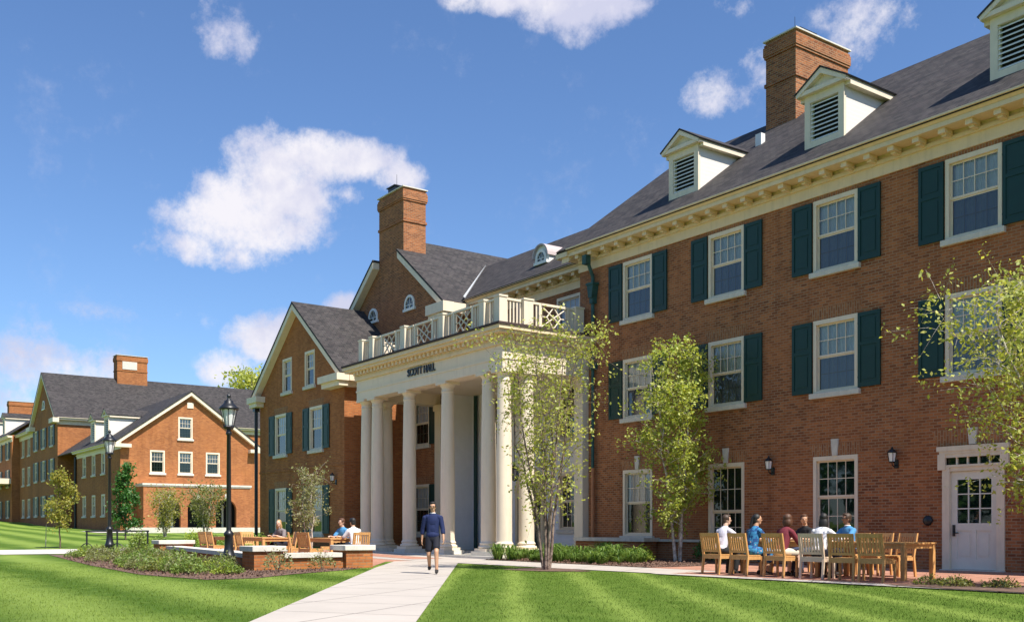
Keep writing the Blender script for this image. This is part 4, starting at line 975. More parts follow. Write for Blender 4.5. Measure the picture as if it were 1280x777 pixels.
for i,(x,y,s) in enumerate(S):
    lb = 'strappy green grass clump in the bed beside the portico steps'
    if i < 3: o = empty('grass_clump',(x,y,.03),lb,'plant','strappy clumps in the bed beside the portico'); strap('b',i,o); pr.append(o)
    else: o = copy_tree(pr[i%3]); o.location = (x,y,.03)
    o.rotation_euler = (0,0,rr.uniform(0,6.28)); o.scale = (s,s,s*rr.uniform(.9,1.2))

def chips(n, poly, z, seed):
    r_ = np.random.default_rng(seed); a = np.array(poly); lo, hi = a.min(0), a.max(0); x = r_.uniform(lo[0],hi[0],n); y = r_.uniform(lo[1],hi[1],n); k = inside(x,y,poly)
    return np.stack([x[k],y[k],np.interp(x[k],GX,GZ)+z+r_.uniform(0,.02,k.sum())],1)
CC = np.concatenate([chips(16000,BED_L,.012,1), chips(9000,BED_R,.03,2)]); CC = CC[(CC[:,0] > -36)]
tag(leaf_mesh('bark_chips', CC, .05, M['chip'], np.random.default_rng(4), None), 'loose bark chips strewn over the planting beds','mulch',kind='stuff')
# ------------------------------------------------------------------ terrace walls
def pier(x0,x1,y0,y1,label,h=.47):
    o = empty('wall_pier',((x0+x1)/2,(y0+y1)/2,0),label,'wall pier','capped brick piers of the terrace wall')
    b = MB(); b.box(x0,x1,y0,y1,-.2,h); b.build('brick_shaft',M['brick_lit'],o); b = MB(); b.box(x0-.06,x1+.06,y0-.06,y1+.06,h,h+.14); b.build('stone_cap',M['stone'],o,bevel=.012)
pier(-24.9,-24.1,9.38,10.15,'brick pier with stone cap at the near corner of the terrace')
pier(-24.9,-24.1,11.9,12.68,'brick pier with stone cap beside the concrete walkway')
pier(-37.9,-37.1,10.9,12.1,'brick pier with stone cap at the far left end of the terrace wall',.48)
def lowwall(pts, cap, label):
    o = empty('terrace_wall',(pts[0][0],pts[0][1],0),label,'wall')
    b = MB(); b.prism([(p[0],p[1],-.2) for p in pts],(0,0,.5)); b.build('brick_wall_body',M['brick_lit'],o)
    b = MB(); b.prism([(p[0],p[1],.302) for p in cap],(0,0,.115)); b.build('stone_cap',M['stone'],o)
lowwall([(-24.7,10.16),(-24.25,10.16),(-24.25,11.89),(-24.7,11.89)],[(-24.76,10.22),(-24.18,10.22),(-24.18,11.83),(-24.76,11.83)],'short sunlit low brick wall with stone cap between two piers')
lowwall([(-24.92,9.5),(-24.92,9.95),(-37.08,11.6),(-37.08,11.15)],[(-24.98,9.44),(-24.98,10.02),(-37.03,11.66),(-37.03,11.08)],'long shaded low brick wall with pale stone seat cap behind the shrubs')

# ------------------------------------------------------------------ lamp posts and rack
def lamp_post(loc, label, src=None):
    if src: o = copy_tree(src); o.location = loc; o['label'] = label; return o
    o = empty('lamp_post',loc,label,'street lamp','black lamp posts along the walks')
    b = MB(); b.lathe((0,0,0),[(0,.0),(.21,0),(.21,.05),(.18,.08),(.17,.30),(.19,.33),(.15,.38),(.115,.55),(.105,.85),(.13,.88),(.13,.93),(.085,.98),(.07,1.0)],12)
    b.build('base',M['iron'],o,(0,0,0))
    b = MB(); b.lathe((0,0,0),[(.066,.98),(.052,3.45),(.075,3.47),(.075,3.52),(.05,3.56),(.06,3.62)],12); b.build('pole',M['iron'],o,(0,0,0))
    b = MB(); b.lathe((0,0,3.60),[(0,0),(.10,0),(.15,.06),(.13,.10)],8,True)
    for i in range(8): a = R(22.5+45*i); b.tube((.125*math.cos(a),.125*math.sin(a),3.69),(.215*math.cos(a),.215*math.sin(a),4.12),.010,n=4)
    b.lathe((0,0,4.11),[(.20,-.01),(.255,.0),(.25,.04),(.19,.10),(.12,.17),(.11,.22),(.05,.26),(.035,.30),(.055,.33),(.045,.37),(.01,.42),(0,.43)],16)
    b.build('lantern',M['iron'],o,(0,0,0))
    b = MB(); b.lathe((0,0,3.70),[(.11,0),(.195,.405)],8,True); b.build('lamp_glass',M['opal'],o,(0,0,0)); return o
lp = lamp_post(tuple(P(286,0,26)),'nearer, taller-looking black lamp post beside the terrace wall')
q = P(137,0,36.8); lamp_post((q.x,q.y,gz(q.x)),'farther black lamp post behind the left shrubs near the side path',lp)
o = empty('bike_rack',(-40.6,10.2,.14),'black metal rail rack with round hoops beside the side path','bike rack')
A, B = Vector((-41.3,9.3,0)), Vector((-39.9,11.3,0)); b = MB(); b.tube(A+Vector((0,0,.95)),B+Vector((0,0,.95)),.032,n=8); b.tube(A+Vector((0,0,.80)),B+Vector((0,0,.80)),.018,n=6); b.build('rail',M['iron'],o)
for t in (.02,.5,.98):
    p_ = A.lerp(B,t); b = MB(); b.tube(p_+Vector((0,0,.1)),p_+Vector((0,0,.95)),.035,n=8); b.build('post',M['iron'],o)
for t in (.02,.5):
    p_ = A.lerp(B,t); b = MB(); d = (B-A).normalized(); b.path([p_+d*.26*math.cos(a)+Vector((0,0,.16+.26*math.sin(a)*1.2)) for a in [math.pi*i/12 for i in range(13)]],[.02]*13,6); b.build('hoop',M['iron'],o)
q = P(57,.28,43); b = MB(); b.tube((0,0,-.1),(.03,.02,.95),.02,.014,6); tag(b.build('tree_stake',M['bark_pale'],None,tuple(q)),'thin wooden stake standing left of the yellow-tinged tree','stake')

# ------------------------------------------------------------------ teak furniture
def make_chair(label, group, mat):
    o = empty('teak_chair',(0,0,0),label,'chair',group); hw, hd = .25, .23
    b = MB()
    for i in range(6): x0 = -hw+.03+i*.074; b.box(x0,x0+.066,-hd+.04,hd,.425,.45)
    b.box(-hw,hw,-hd,-hd+.035,.42,.452); b.build('seat',mat,o,(0,0,0))
    for s in (-1,1):
        b = MB(); b.box(s*hw-.022,s*hw+.022,hd-.045,hd,0,.424); b.build('leg',mat,o,(0,0,0),bevel=.004)
        b = MB(); x0,x1 = s*hw-.022,s*hw+.022
        b.prism([(x0,-hd-.05,0),(x0,-hd-.005,0),(x0,-hd+.045,.43),(x0,-hd-.055,.93),(x0,-hd-.095,.93),(x0,-hd,.43)],(x1-x0,0,0)); b.build('leg',mat,o,(0,0,0))
    b = MB(); b.box(-hw+.022,hw-.022,hd-.035,hd-.01,.35,.42); b.box(-hw+.022,hw-.022,-hd,-hd+.025,.35,.419)
    for s in (-1,1): b.box(s*hw-.012,s*hw+.012,-hd+.045,hd-.046,.35,.42)
    b.build('apron',mat,o,(0,0,0))
    b = MB()
    def back(z): return -hd+.03-(z-.43)*.205
    def strip(x0,x1,z0,z1,t=.022): b.prism([(x0,back(z0)-t,z0),(x0,back(z0),z0),(x0,back(z1),z1),(x0,back(z1)-t,z1)],(x1-x0,0,0))
    strip(-hw+.022,hw-.022,.85,.93,.03); strip(-hw+.022,hw-.022,.50,.55,.026)
    for i in range(7): x = -hw+.055+i*.065; strip(x-.018,x+.018,.55,.85,.016)
    b.build('backrest',mat,o,(0,0,0)); return o
cg = 'teak chairs around the long patio tables'
ch = make_chair('teak chair with the person in a white shirt, leftmost of the near row', cg, M['teak'])
def chair(x,y,yaw,label,src=ch,group=cg,z=.02):
    o = copy_tree(src); o.location = (x,y,z); o.rotation_euler = (0,0,R(yaw)); o['label'] = label; o['group'] = group; return o
ch.location = (-15.95,17.2,.02)
chair(-15.05,17.12,-3,'teak chair with the person in a blue patterned dress, second of the near row')
chair(-14.12,17.15,2,'teak chair under the person in a maroon top')
chair(-12.45,17.12,10,'empty teak chair right of the pale chair, back to the lawn')
chair(-11.78,17.15,6,'empty teak chair nearest the lawn at the right end of the table')
chair(-15.15,19.45,178,'teak chair on the wall side under the person in a black top')
chair(-14.05,19.5,183,'teak chair on the wall side under the man in a blue shirt')
chair(-13.55,19.62,176,'empty teak chair on the wall side right of the man in a blue shirt')
chair(-12.8,19.35,168,'empty teak chair on the wall side facing the lawn at the far right')
cp = make_chair('weathered pale grey chair with slatted back under the dark-haired person in white', cg, M['teak_pale']); cp.location = (-13.22,17.2,.02); cp.rotation_euler = (0,0,R(9))
def make_table(loc, Lx, Ly, label, group, rz=0):
    o = empty('teak_table',loc,label,'table',group,rz); b = MB(); n = 9
    for i in range(n): y0 = -Ly/2+.06+i*(Ly-.12)/n; b.box(-Lx/2+.09,Lx/2-.09,y0+.003,y0+(Ly-.12)/n-.003,.722,.75)
    for s in (-1,1): b.box(-Lx/2,Lx/2,s*Ly/2-s*.055,s*Ly/2,.718,.752); b.box(s*Lx/2-s*.085,s*Lx/2,-Ly/2+.056,Ly/2-.056,.718,.752)
    b.build('tabletop',M['teak'],o,(0,0,0))
    for sx in (-1,1):
        for sy in (-1,1): b = MB(); x=sx*(Lx/2-.06); y=sy*(Ly/2-.06); b.box(x-.045,x+.045,y-.045,y+.045,0,.717); b.build('leg',M['teak'],o,(0,0,0),bevel=.004)
    b = MB()
    for s in (-1,1): b.box(-Lx/2+.106,Lx/2-.106,s*(Ly/2-.05)-.014,s*(Ly/2-.05)+.014,.63,.717); b.box(s*(Lx/2-.05)-.014,s*(Lx/2-.05)+.014,-Ly/2+.106,Ly/2-.106,.63,.717)
    b.build('apron',M['teak'],o,(0,0,0)); return o
tg = 'long teak patio tables'
make_table((-12.58,18.3,.02),2.0,1.1,'long teak table with empty right end near the white door',tg)
make_table((-14.72,18.3,.02),2.2,1.1,'long teak table with people sitting around it',tg)
tg2 = 'teak tables on the left terrace'; g2 = 'teak chairs on the left terrace'
make_table((-28.0,13.35,.01),1.9,1.0,'teak terrace table beside the man in white shirt near the columns',tg2)
make_table((-31.6,12.7,.01),1.9,1.0,'teak terrace table the blond person leans on',tg2)
make_table((-34.9,12.9,.01),1.9,1.0,'farthest left teak terrace table behind the lamp post',tg2)
lc = lambda x,y,yaw,l: chair(x,y,yaw,l,ch,g2,.01)
lc(-26.55,13.45,92,'teak chair of the man in a white shirt on the terrace'); lc(-28.5,14.15,180,'teak chair of the person in blue on the terrace')
lc(-27.55,12.45,15,'teak terrace chair seen side-on above the low stone cap'); lc(-28.55,12.5,-20,'teak terrace chair with rounded shadow left of the side-on one')
q = P(410,.01,33); lc(q.x,q.y,160,'pale-topped teak chair behind the table near the small tree')
lc(-31.2,11.9,0,'teak terrace chair before the middle table, nearest the low wall'); lc(-32.2,13.7,170,'teak chair under the blond person leaning on a table'); lc(-32.1,11.95,5,'teak terrace chair left of the chair nearest the low wall')
lc(-34.5,12.1,0,'teak terrace chair just right behind the lamp post'); lc(-35.3,12.1,8,'teak terrace chair left of the lamp post'); lc(-33.6,12.9,-88,'teak terrace chair turned sideways between two tables')
b = MB(); b.lathe((0,0,0),[(0,0),(.033,0),(.034,.13),(.012,.18),(.013,.21),(0,.21)],12); tag(b.build('water_bottle',M['glass'],None,(-14.55,17.95,.775)),'clear plastic water bottle on the table before the person in maroon','bottle')
for cx_,cy_,lb in ((-15.35,18.05,'small white cup on the table between the people in white and blue'),(-13.3,18.1,'small white cup on the table beside the person in white sleeves')):
    b = MB(); b.lathe((0,0,0),[(0,0),(.03,0),(.042,.10),(.038,.10),(.027,.008),(0,.008)],12); tag(b.build('cup',M['white'],None,(cx_,cy_,.773)),lb,'cup')
b = MB(); b.box(-.11,.11,-.15,.15,0,.018); tag(b.build('notebook',M['white'],None,(-13.95,18.45,.773),.3),'thin white notebook lying on the table before the man in blue','notebook')

# woods across the lawn, behind the camera: the windows mirror them
rs = np.random.default_rng(77); C = []
for i in range(60):
    cx = -95+i*3.2+rs.uniform(-1.5,1.5); cy = -62+rs.uniform(-8,8); hh = rs.uniform(11,19); ww = rs.uniform(3.5,5.5)
    u = rs.normal(size=(420,3)); u /= np.linalg.norm(u,axis=1)[:,None]; u *= rs.uniform(.5,1,size=(420,1)); C.append(np.stack([cx+u[:,0]*ww, cy+u[:,1]*ww, hh*.52+u[:,2]*hh*.5],1))
o = leaf_mesh('far_woods', np.concatenate(C), 1.5, M['leaf_dark'], rs, None); tag(o,'line of woods across the lawn opposite the brick hall','woods',kind='stuff')

# ------------------------------------------------------------------ people
SKIN = {k: paint('skin_'+k, c, .55, .05, 30) for k, c in {'tan': (.50,.275,.165), 'fair': (.62,.40,.29), 'brown': (.28,.15,.09)}.items()}
HAIRC = {k: paint('hair_'+k, c, .6, .25, 40) for k, c in {'black': (.012,.010,.009), 'brown': (.05,.026,.014), 'blond': (.42,.27,.12), 'auburn': (.09,.036,.016), 'grey': (.22,.20,.18)}.items()}
def remesh(mb, name, mat, parent, vox, sm=4):
    o = mb.build(name, mat, parent, (0,0,0))
    m = o.modifiers.new('r','REMESH'); m.mode = 'VOXEL'; m.voxel_size = vox; m.use_smooth_shade = True
    s = o.modifiers.new('s','SMOOTH'); s.factor = .5; s.iterations = sm
    dg = bpy.context.evaluated_depsgraph_get(); dg.update()
    me = bpy.data.meshes.new_from_object(o.evaluated_get(dg)); o.modifiers.clear(); o.data = me
    me.materials.clear(); me.materials.append(mat)
    for p in me.polygons: p.use_smooth = True
    return o
def cap(mb, a, b, ra, rb, n=14):
    a, b = Vector(a), Vector(b); mb.tube(a,b,ra,rb,n); mb.ell(a,(ra,)*3,n,8); mb.ell(b,(rb,)*3,n,8)
def chain(mb, pts, rad, grow=0.0):
    for i in range(len(pts)-1): cap(mb, pts[i], pts[i+1], rad[i]+grow, rad[i+1]+grow)
def hand(mb, wrist, fwd, palmn, side):
    """palm, four curled fingers of different length and a thumb on the side"""
    w = Vector(wrist); f = Vector(fwd).normalized(); n = (Vector(palmn)-f*f.dot(Vector(palmn))).normalized(); s = f.cross(n)*side
    c = w+f*.045; rot = Matrix((s,f,n)).transposed(); mb.ell(c,(.040,.050,.017),12,8,rot)
    for i,(o,l) in enumerate(((-.030,.062),(-.010,.075),(.010,.070),(.030,.055))):
        p0 = w+f*.085+s*o; p1 = p0+(f*.9+n*.35).normalized()*l*.5; p2 = p1+(f*.6+n*.8).normalized()*l*.5; chain(mb,[p0-f*.02,p1,p2],[.0095,.009,.0075])
    t0 = w+f*.025-s*.032; t1 = t0+(f*.6-s*.8+n*.2).normalized()*.038; t2 = t1+(f*.9-s*.1+n*.4).normalized()*.030; chain(mb,[t0,t1,t2],[.013,.0105,.0085])
def limb_mid(a, b, l1, l2, pole):
    a, b = Vector(a), Vector(b); d = b-a; L_ = min(d.length, (l1+l2)*.995); u = d.normalized(); x = (l1*l1-l2*l2+L_*L_)/(2*L_); h = math.sqrt(max(0,l1*l1-x*x))
    pl = Vector(pole); pl = (pl-u*pl.dot(u)).normalized(); return a+u*x+pl*h, a+u*L_
def person(label, loc, yaw, pose, skin, hair, hairstyle, top, bottom, scale=1.0, lean=.0, turn=0, hands=None, sleeve='long', legs='long', shoes=None, collar=None, glasses=False, vox=.008, group=None, broad=0.0, headk=1.0):
    o = empty('person', loc, label, 'person', group, R(yaw)); o.scale = (scale,)*3
    sit = pose == 'sit'; hz = .53 if sit else .90
    hip = Vector((0,0,hz)); up = Vector((0,math.sin(lean),math.cos(lean)))
    waist = hip+up*.20; chest = hip+up*.38; sh = hip+up*.52; neck = hip+up*.585; fw = Vector((0,math.cos(lean),-math.sin(lean)))
    hup = (up+Vector((0,-.3*math.sin(lean),.5))).normalized(); head = neck+hup*.132+Vector((0,.015,0))
    Rt = Matrix.Rotation(R(turn),3,'Z'); hf = Rt@Vector((0,1,0)); hr = Rt@Vector((1,0,0)); HR = Matrix((hr,hf,Vector((0,0,1)))).transposed()
    SR = Matrix.Rotation(-lean,3,'X')
    if sit: feet = [Vector((-.12,.40,.05)),Vector((.13,.36,.05))]; hips = [hip+Vector((-.095,.02,0)),hip+Vector((.095,.02,0))]
    else: feet = [Vector((-.105,.26,.075)),Vector((.095,-.28,.14))]; hips = [hip+Vector((-.09,0,-.02)),hip+Vector((.09,0,-.02))]
    L1, L2 = (.42,.43)
    knees = []; ank = []
    for h_, f_ in zip(hips, feet):
        k, e = limb_mid(h_, f_+Vector((0,0,.03)), L1, L2, (0,1,.4) if not sit else (0,.6,1)); knees.append(k); ank.append(e)
    shl = [sh+Vector((-.168-broad,0,0))-up*.065, sh+Vector((.168+broad,0,0))-up*.065]
    if hands is None: hands = [(-.27,.06,hz-.05),(.27,-.03,hz-.05)] if not sit else [(-.16,.50,.80),(.12,.52,.80)]
    elb = []; wr = []
    for s_, h_, sd in zip(shl, hands, (-1,1)):
        e, w_ = limb_mid(s_, h_, .285, .255, (sd*.55,-.7,-.5)); elb.append(e); wr.append(w_)
    b = MB()
    # trunk, neck and head as one surface
    b.ell(chest,(.150,.100,.19),16,10,SR); b.ell(waist,(.125,.088,.16),16,10,SR); b.ell(hip,(.150,.108,.12),16,10,SR)
    cap(b, sh-up*.035+Vector((-.10-broad,0,-.01)), sh-up*.035+Vector((.10+broad,0,-.01)), .055,.055); cap(b, sh, neck+hup*.06, .062,.052)
    b.ell(head+Vector((0,0,.015)),(.078,.095,.110),18,14,HR); b.ell(head+hf*.028-Vector((0,0,.062)),(.052,.058,.050),14,10,HR)
    b.ell(head+hf*.098-Vector((0,0,.012)),(.012,.018,.022),8,6,HR); b.ell(head+hf*.075+Vector((0,0,.035)),(.055,.02,.012),10,6,HR)
    for s_ in (-1,1): b.ell(head+hr*.076*s_-Vector((0,0,.005)),(.009,.020,.030),8,6,HR)
    for i in (0,1):
        chain(b,[shl[i],elb[i],wr[i]],[.047,.037,.026]); cap(b, elb[i].lerp(wr[i],.08), elb[i].lerp(wr[i],.4), .037,.036)
        f_ = (wr[i]-elb[i]).normalized(); hand(b, wr[i], f_ if not sit else (f_+Vector((0,.6,0))), (-(-1,1)[i],0,0) if not sit else (0,0,-1), (1,-1)[i])
        chain(b,[hips[i],knees[i],ank[i]],[.082,.056,.038]); cap(b, knees[i].lerp(ank[i],.12)+Vector((0,-.012,0)), knees[i].lerp(ank[i],.38)+Vector((0,-.02,0)), .052,.050)
        cap(b, ank[i]+Vector((0,-.03,-.03)), ank[i]+Vector((0,.13,-.05)), .032,.026)
    body = remesh(b,'body',SKIN[skin],o,vox,5)
    # top
    b = MB(); g = .016
    b.ell(chest,(.150+g,.100+g,.19+g),16,10,SR); b.ell(waist,(.130+g,.094+g,.18+g),16,10,SR); b.ell(hip+up*.04,(.155+g,.112+g,.11),16,10,SR)
    cap(b, sh-up*.035+Vector((-.10-broad,0,-.01)), sh-up*.035+Vector((.10+broad,0,-.01)), .055+g,.055+g)
    for s_ in (-1,1): cap(b, chest+Vector((s_*.062,0,0)), hip+up*.06+Vector((s_*.052,0,0)), .098, .098); cap(b, sh, sh+(neck-sh)*.45, .072,.066)
    for i in (0,1):
        if sleeve == 'long': chain(b,[shl[i],elb[i],elb[i].lerp(wr[i],.80)],[.052,.044,.036],.012)
        elif sleeve == 'mid': chain(b,[shl[i],elb[i],elb[i].lerp(wr[i],.35)],[.052,.044,.042],.012)
        else: chain(b,[shl[i],shl[i].lerp(elb[i],.72)],[.053,.048],.016)
    remesh(b,'shirt',top,o,vox*1.25,3)
    if collar is not None:
        b = MB(); 
        for i in range(14):
            a = 2*math.pi*i/14; a2 = 2*math.pi*(i+1)/14; c0 = neck-hup*.015
            cap(b, c0+Vector((.060*math.cos(a),.058*math.sin(a),0)), c0+Vector((.060*math.cos(a2),.058*math.sin(a2),0)), .014,.014,6)
        b.build('collar',collar,o,(0,0,0))
    # bottoms
    b = MB(); b.ell(hip-Vector((0,0,.03 if not sit else 0)),(.150,.114,.14) if legs == 'short' and not sit else (.170,.128,.12),16,10,SR)
    for i in (0,1):
        if legs == 'long': chain(b,[hips[i],knees[i],knees[i].lerp(ank[i],.93)],[.086,.062,.052],.014)
        elif legs == 'dress': chain(b,[hips[i],knees[i],knees[i].lerp(ank[i],.35)],[.098,.080,.085],.016)
        else: chain(b,[hips[i],hips[i].lerp(knees[i],.74 if sit else .70)],[.082,.074],.012)
    remesh(b,'dress_skirt' if legs == 'dress' else ('shorts' if legs == 'short' else 'trousers'),bottom,o,vox*1.25,3)
    b = MB()
    for i in (0,1): cap(b, ank[i]+Vector((0,-.045,-.045)), ank[i]+Vector((0,.14,-.055)), .042,.036); cap(b, ank[i]+Vector((0,-.035,-.02)), ank[i]+Vector((0,.02,-.02)), .046,.040)
    remesh(b,'shoes',shoes or cloth('dark_shoe',(.02,.018,.018)),o,vox*1.3,2)
    # hair
    b = MB(); b.ell(head-hf*.020+Vector((0,0,.048)),(.086,.094,.092),16,12,HR); b.ell(head-hf*.045-Vector((0,0,.01)),(.077,.062,.088),14,10,HR)
    if hairstyle == 'long':
        b.ell(head-hf*.06-Vector((0,0,.10)),(.10,.065,.15),14,10,HR)
        for s_ in (-1,1): b.ell(head-hf*.012+hr*.075*s_-Vector((0,0,.08)),(.022,.045,.12),10,8,HR)
    if hairstyle == 'bob':
        b.ell(head-hf*.045-Vector((0,0,.05)),(.108,.080,.115),14,10,HR); b.ell(head-hf*.02+Vector((0,0,.05)),(.095,.10,.098),14,10,HR)
        for s_ in (-1,1): b.ell(head+hr*.08*s_-Vector((0,0,.03)),(.02,.05,.08),10,8,HR)
    if hairstyle == 'ponytail': cap(b, head-hf*.09+Vector((0,0,.04)), head-hf*.15-Vector((0,0,.16)), .045,.030)
    if hairstyle == 'short':
        b.ell(head+hf*.042+Vector((0,0,.100)),(.068,.052,.032),12,8,HR)
        for s_ in (-1,1): b.ell(head+hr*.076*s_+hf*.012+Vector((0,0,.035)),(.014,.045,.05),8,6,HR)
    remesh(b,'hair',HAIRC[hair],o,vox,2)
    b = MB()
    for s_ in (-1,1): b.ell(head+hf*.086+hr*.030*s_+Vector((0,0,.012)),(.012,.008,.006),8,6,HR)
    b.build('eyes',M['iron'],o,(0,0,0)); b = MB(); b.ell(head+hf*.086-Vector((0,0,.058)),(.022,.008,.006),8,6,HR); b.build('mouth',HAIRC['auburn'],o,(0,0,0))
    if glasses:
        b = MB()
        for s_ in (-1,1): b.ell(head+hf*.102+hr*.033*s_+Vector((0,0,.010)),(.024,.008,.013),10,8,HR); b.tube(head+hf*.10+hr*.058*s_+Vector((0,0,.015)),head+hr*.084*s_+Vector((0,0,.012)),.004,n=4)
        b.tube(head+hf*.106-hr*.01+Vector((0,0,.014)),head+hf*.106+hr*.01+Vector((0,0,.014)),.003,n=4); b.build('glasses',M['iron'],o,(0,0,0))
    return o
def pattern_mat():
    m, nt, out = new_mat('blue_patterned_cloth'); co = objco(nt)
    v = N(nt,'ShaderNodeTexVoronoi'); v.inputs['Scale'].default_value = 11; L(nt, co, v.inputs['Vector'])
    n = noise(nt, co, 12, 3)
    c = mixc(nt, ramp(nt,n,.46,.5), (.008,.06,.20), (.03,.20,.38)); c = mixc(nt, ramp(nt, v.outputs['Distance'],.20,.16), c, (.55,.42,.36)); c = mixc(nt, ramp(nt,noise(nt,co,7,2),.60,.64), c, (.015,.02,.07))
    p = principled(nt,out,rough=.85); L(nt,c,p.inputs['Base Color']); return m
white_c = cloth('white_cotton',(.78,.76,.76)); navy = cloth('navy_cotton',(.004,.005,.014)); blue_s = cloth('royal_blue_knit',(.004,.013,.070)); maroon = cloth('maroon_cotton',(.16,.018,.030)); black_c = cloth('black_cotton',(.012,.012,.014))
sky_c = cloth('light_blue_cotton',(.07,.26,.50)); khaki = cloth('pale_khaki',(.60,.54,.44)); lil = cloth('pale_lilac_cotton',(.66,.63,.70)); denim = cloth('dark_denim',(.03,.045,.09)); pat = pattern_mat()
w0 = P(541,.012,23.2)
person('man in royal blue sweater and navy shorts walking along the concrete path', tuple(w0), -124, 'walk','tan','black','short',blue_s,navy,scale=.945,turn=-6,hands=[(-.27,.15,.82),(.27,-.08,.82)],broad=.022,legs='short',collar=white_c,glasses=True,sleeve='mid',vox=.006)
pg = 'people sitting round the long patio table'
person('person in white shirt with short brown hair, leftmost at the long patio table',(-15.95,17.27,.02),0,'sit','fair','brown','short',lil,black_c,lean=.30,turn=-35,hands=[(-.14,.58,.82),(.16,.56,.86)],sleeve='short',group=pg)
person('dark-haired person in blue patterned dress, second from left at the patio table',(-15.05,17.25,.02),-6,'sit','tan','black','ponytail',pat,pat,lean=.30,turn=-30,sleeve='mid',legs='dress',group=pg)
person('brown-haired person in maroon top and light shorts with elbows on the patio table',(-14.22,17.25,.02),-3,'sit','fair','auburn','bob',maroon,khaki,lean=.36,turn=8,sleeve='long',legs='short',group=pg)
person('person in black top on the wall side looking left across the patio table',(-15.15,19.38,.02),178,'sit','tan','auburn','short',black_c,denim,lean=.22,turn=50,sleeve='short',group=pg)
person('person with long dark hair in white sleeves seen from behind at the patio table',(-13.25,17.28,.02),10,'sit','tan','black','long',white_c,navy,lean=.32,turn=20,hands=[(-.20,.56,.82),(.24,.60,.82)],sleeve='long',group=pg)
person('bald-browed man in light blue shirt and dark glasses on the wall side',(-14.05,19.42,.02),170,'sit','brown','brown','short',sky_c,navy,lean=.12,turn=-20,sleeve='short',collar=white_c,glasses=True,group=pg)
tg3 = 'people sitting on the left terrace'
person('man in white shirt seen from behind at the terrace table',(-26.62,13.45,.01),92,'sit','tan','black','short',white_c,denim,lean=.28,turn=5,sleeve='short',group=tg3,vox=.010)
person('person in light blue top facing the man in white on the terrace',(-28.5,14.05,.01),200,'sit','fair','auburn','short',sky_c,navy,lean=.25,turn=-15,sleeve='short',group=tg3,vox=.010)
person('blond long-haired person leaning on a terrace table behind the lamp post',(-32.2,13.6,.01),200,'sit','fair','blond','long',cloth('dark_striped',(.20,.17,.17)),navy,lean=.38,turn=25,sleeve='short',group=tg3,vox=.010)

# ------------------------------------------------------------------ sky, sun, camera
SUN_EL, SUN_AZ = 56.0, math.degrees(math.atan2(.993,.12))     # azimuth from +Y towards +X
world = bpy.data.worlds.new('World'); scene.world = world; world.use_nodes = True; nt = world.node_tree; nt.nodes.clear()
wo = nt.nodes.new('ShaderNodeOutputWorld'); bg = nt.nodes.new('ShaderNodeBackground'); L(nt,bg.outputs[0],wo.inputs[0]); bg.inputs[1].default_value = .085
sky = nt.nodes.new('ShaderNodeTexSky'); sky.sky_type = 'NISHITA'; sky.sun_disc = False; sky.sun_elevation = R(SUN_EL); sky.sun_rotation = R(SUN_AZ); sky.air_density = 1.0; sky.dust_density = .5; sky.ozone_density = 3.0
tc = nt.nodes.new('ShaderNodeTexCoord'); sp = nt.nodes.new('ShaderNodeSeparateXYZ'); L(nt,tc.outputs['Generated'],sp.inputs[0])
x,y,z = sp.outputs
az = math_(nt,'ARCTAN2',x,y); hl = math_(nt,'SQRT',math_(nt,'ADD',math_(nt,'MULTIPLY',x,x),math_(nt,'MULTIPLY',y,y))); el = math_(nt,'DIVIDE',z,hl)
def azel(px,py):
    k = (px-640)/F; d = P(px,0,1); return math.atan2(d.x,d.y), (660-py)/F/math.hypot(1,k)
# cumulus: overlapping puffs (centre bearing, height, half widths), edges broken up by noise
CL = [(340,215,62,50,1),(300,250,60,40,1),(395,195,60,32,1),(450,200,52,26,1),(500,222,38,20,1),(250,275,52,30,1),(310,285,90,36,1.15),(350,250,70,34,1.1),(235,306,66,24,.9),(300,322,66,18,.85),(280,270,60,36,1.1),(338,158,12,26,.55),(440,245,34,14,.5),
      (282,45,40,36,.6),(255,12,40,20,.45),(720,8,80,30,1),(650,2,90,18,.9),(725,38,34,24,.62),(810,6,40,14,.6),
      (895,112,48,34,.7),(940,80,26,34,.55),(905,10,44,16,.45),(1100,18,60,44,.7),(1070,60,30,40,.6),(1040,20,30,20,.4),
      (40,462,120,44,.7),(110,470,60,30,.6),(20,500,60,40,.75),(60,412,50,18,.35),(345,425,58,34,1),(290,462,40,26,.85),(440,385,34,20,.8),(150,392,230,12,.26)]
cov = None
wn = noise(nt, tc.outputs['Generated'], 9.0, 8, .62); wn2 = noise(nt, tc.outputs['Generated'], 30.0, 8, .7)
for (px,py,rx,ry,wt) in CL:
    a0,e0 = azel(px,py); a1,_ = azel(px+rx,py); _,e1 = azel(px,py-ry)
    da = math_(nt,'DIVIDE',math_(nt,'SUBTRACT',az,a0),abs(a1-a0)*1.4); de = math_(nt,'DIVIDE',math_(nt,'SUBTRACT',el,e0),abs(e1-e0)*1.4)
    r2 = math_(nt,'ADD',math_(nt,'MULTIPLY',da,da),math_(nt,'MULTIPLY',de,de)); g = math_(nt,'MULTIPLY',math_(nt,'SUBTRACT',1.0,r2,clamp=True),wt)
    cov = g if cov is None else math_(nt,'SMOOTH_MAX',cov,g,.18)
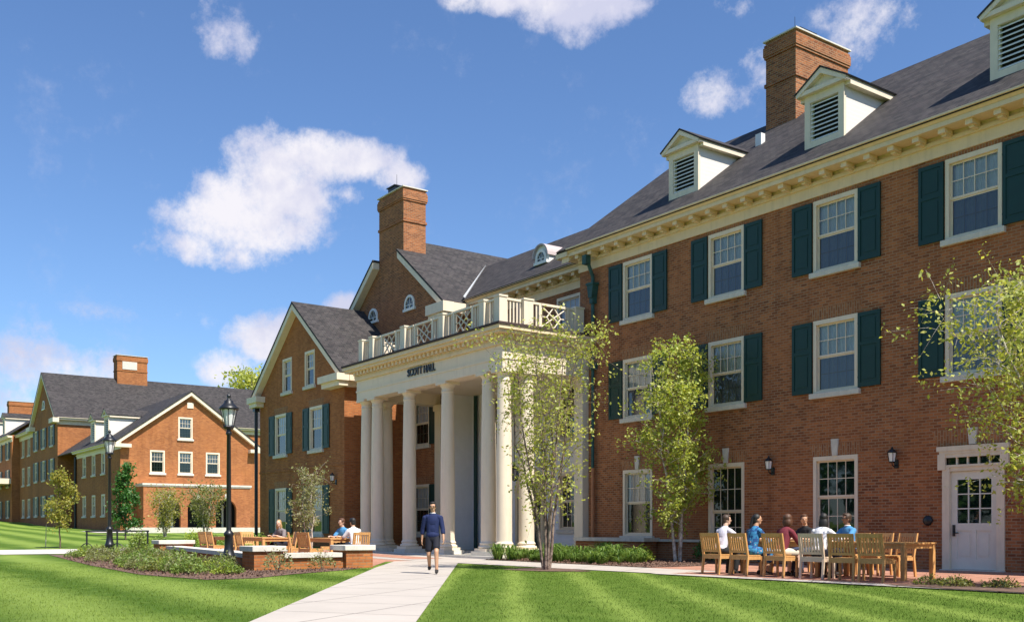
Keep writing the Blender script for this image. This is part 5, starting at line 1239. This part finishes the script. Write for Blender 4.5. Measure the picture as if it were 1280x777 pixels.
nz = math_(nt,'ADD',math_(nt,'MULTIPLY',math_(nt,'SUBTRACT',wn,.5),1.9),math_(nt,'MULTIPLY',math_(nt,'SUBTRACT',wn2,.5),1.5))
gate = ramp(nt, cov, .02, .30)
dens = math_(nt,'MULTIPLY',ramp(nt, math_(nt,'ADD',cov,nz), .24, .98), gate)
dn = nt.nodes.new('ShaderNodeMapRange'); dn.interpolation_type = 'SMOOTHSTEP'; L(nt,dens,dn.inputs[0]); dens = math_(nt,'POWER',dn.outputs[0],.8)
shade = ramp(nt, math_(nt,'ADD',noise(nt,tc.outputs['Generated'],11.0,7,.6),math_(nt,'MULTIPLY',cov,.06)), .44, .62)
ccol = mixc(nt, shade, (4.9,5.0,6.3), (7.0,6.8,7.2))
tint = mixc(nt, 1.0, sky.outputs[0], (.85,1.02,1.24), 'MULTIPLY')
fin = mixc(nt, math_(nt,'MULTIPLY',dens,.97), tint, ccol); L(nt,fin,bg.inputs[0])
sd = Vector((math.cos(R(SUN_EL))*math.sin(R(SUN_AZ)), math.cos(R(SUN_EL))*math.cos(R(SUN_AZ)), math.sin(R(SUN_EL))))
sl = bpy.data.lights.new('sun','SUN'); sl.energy = 5.0; sl.angle = R(.53); sl.color = (1.0,.945,.85)
so = bpy.data.objects.new('sun',sl); COL.objects.link(so); so.rotation_euler = (-sd).to_track_quat('-Z','Y').to_euler(); so.location = sd*80
cam = bpy.data.cameras.new('camera'); cam.sensor_width = 36; cam.lens = 36*F/1280; cam.shift_y = (660-388.5)/1280; cam.clip_end = 4000; cam.clip_start = .05
co = bpy.data.objects.new('camera',cam); COL.objects.link(co); co.location = (0,0,EYE); co.rotation_euler = (R(90),0,math.atan2(-FX,FY)); scene.camera = co
scene.view_settings.view_transform = 'Standard'; scene.view_settings.look = 'None'; scene.view_settings.exposure = .68; scene.view_settings.gamma = 1
scene.cycles.max_bounces = 7; scene.cycles.transparent_max_bounces = 12; scene.cycles.use_denoising = True
scene.cycles.sample_clamp_indirect = 6; scene.cycles.caustics_reflective = False; scene.cycles.caustics_refractive = False
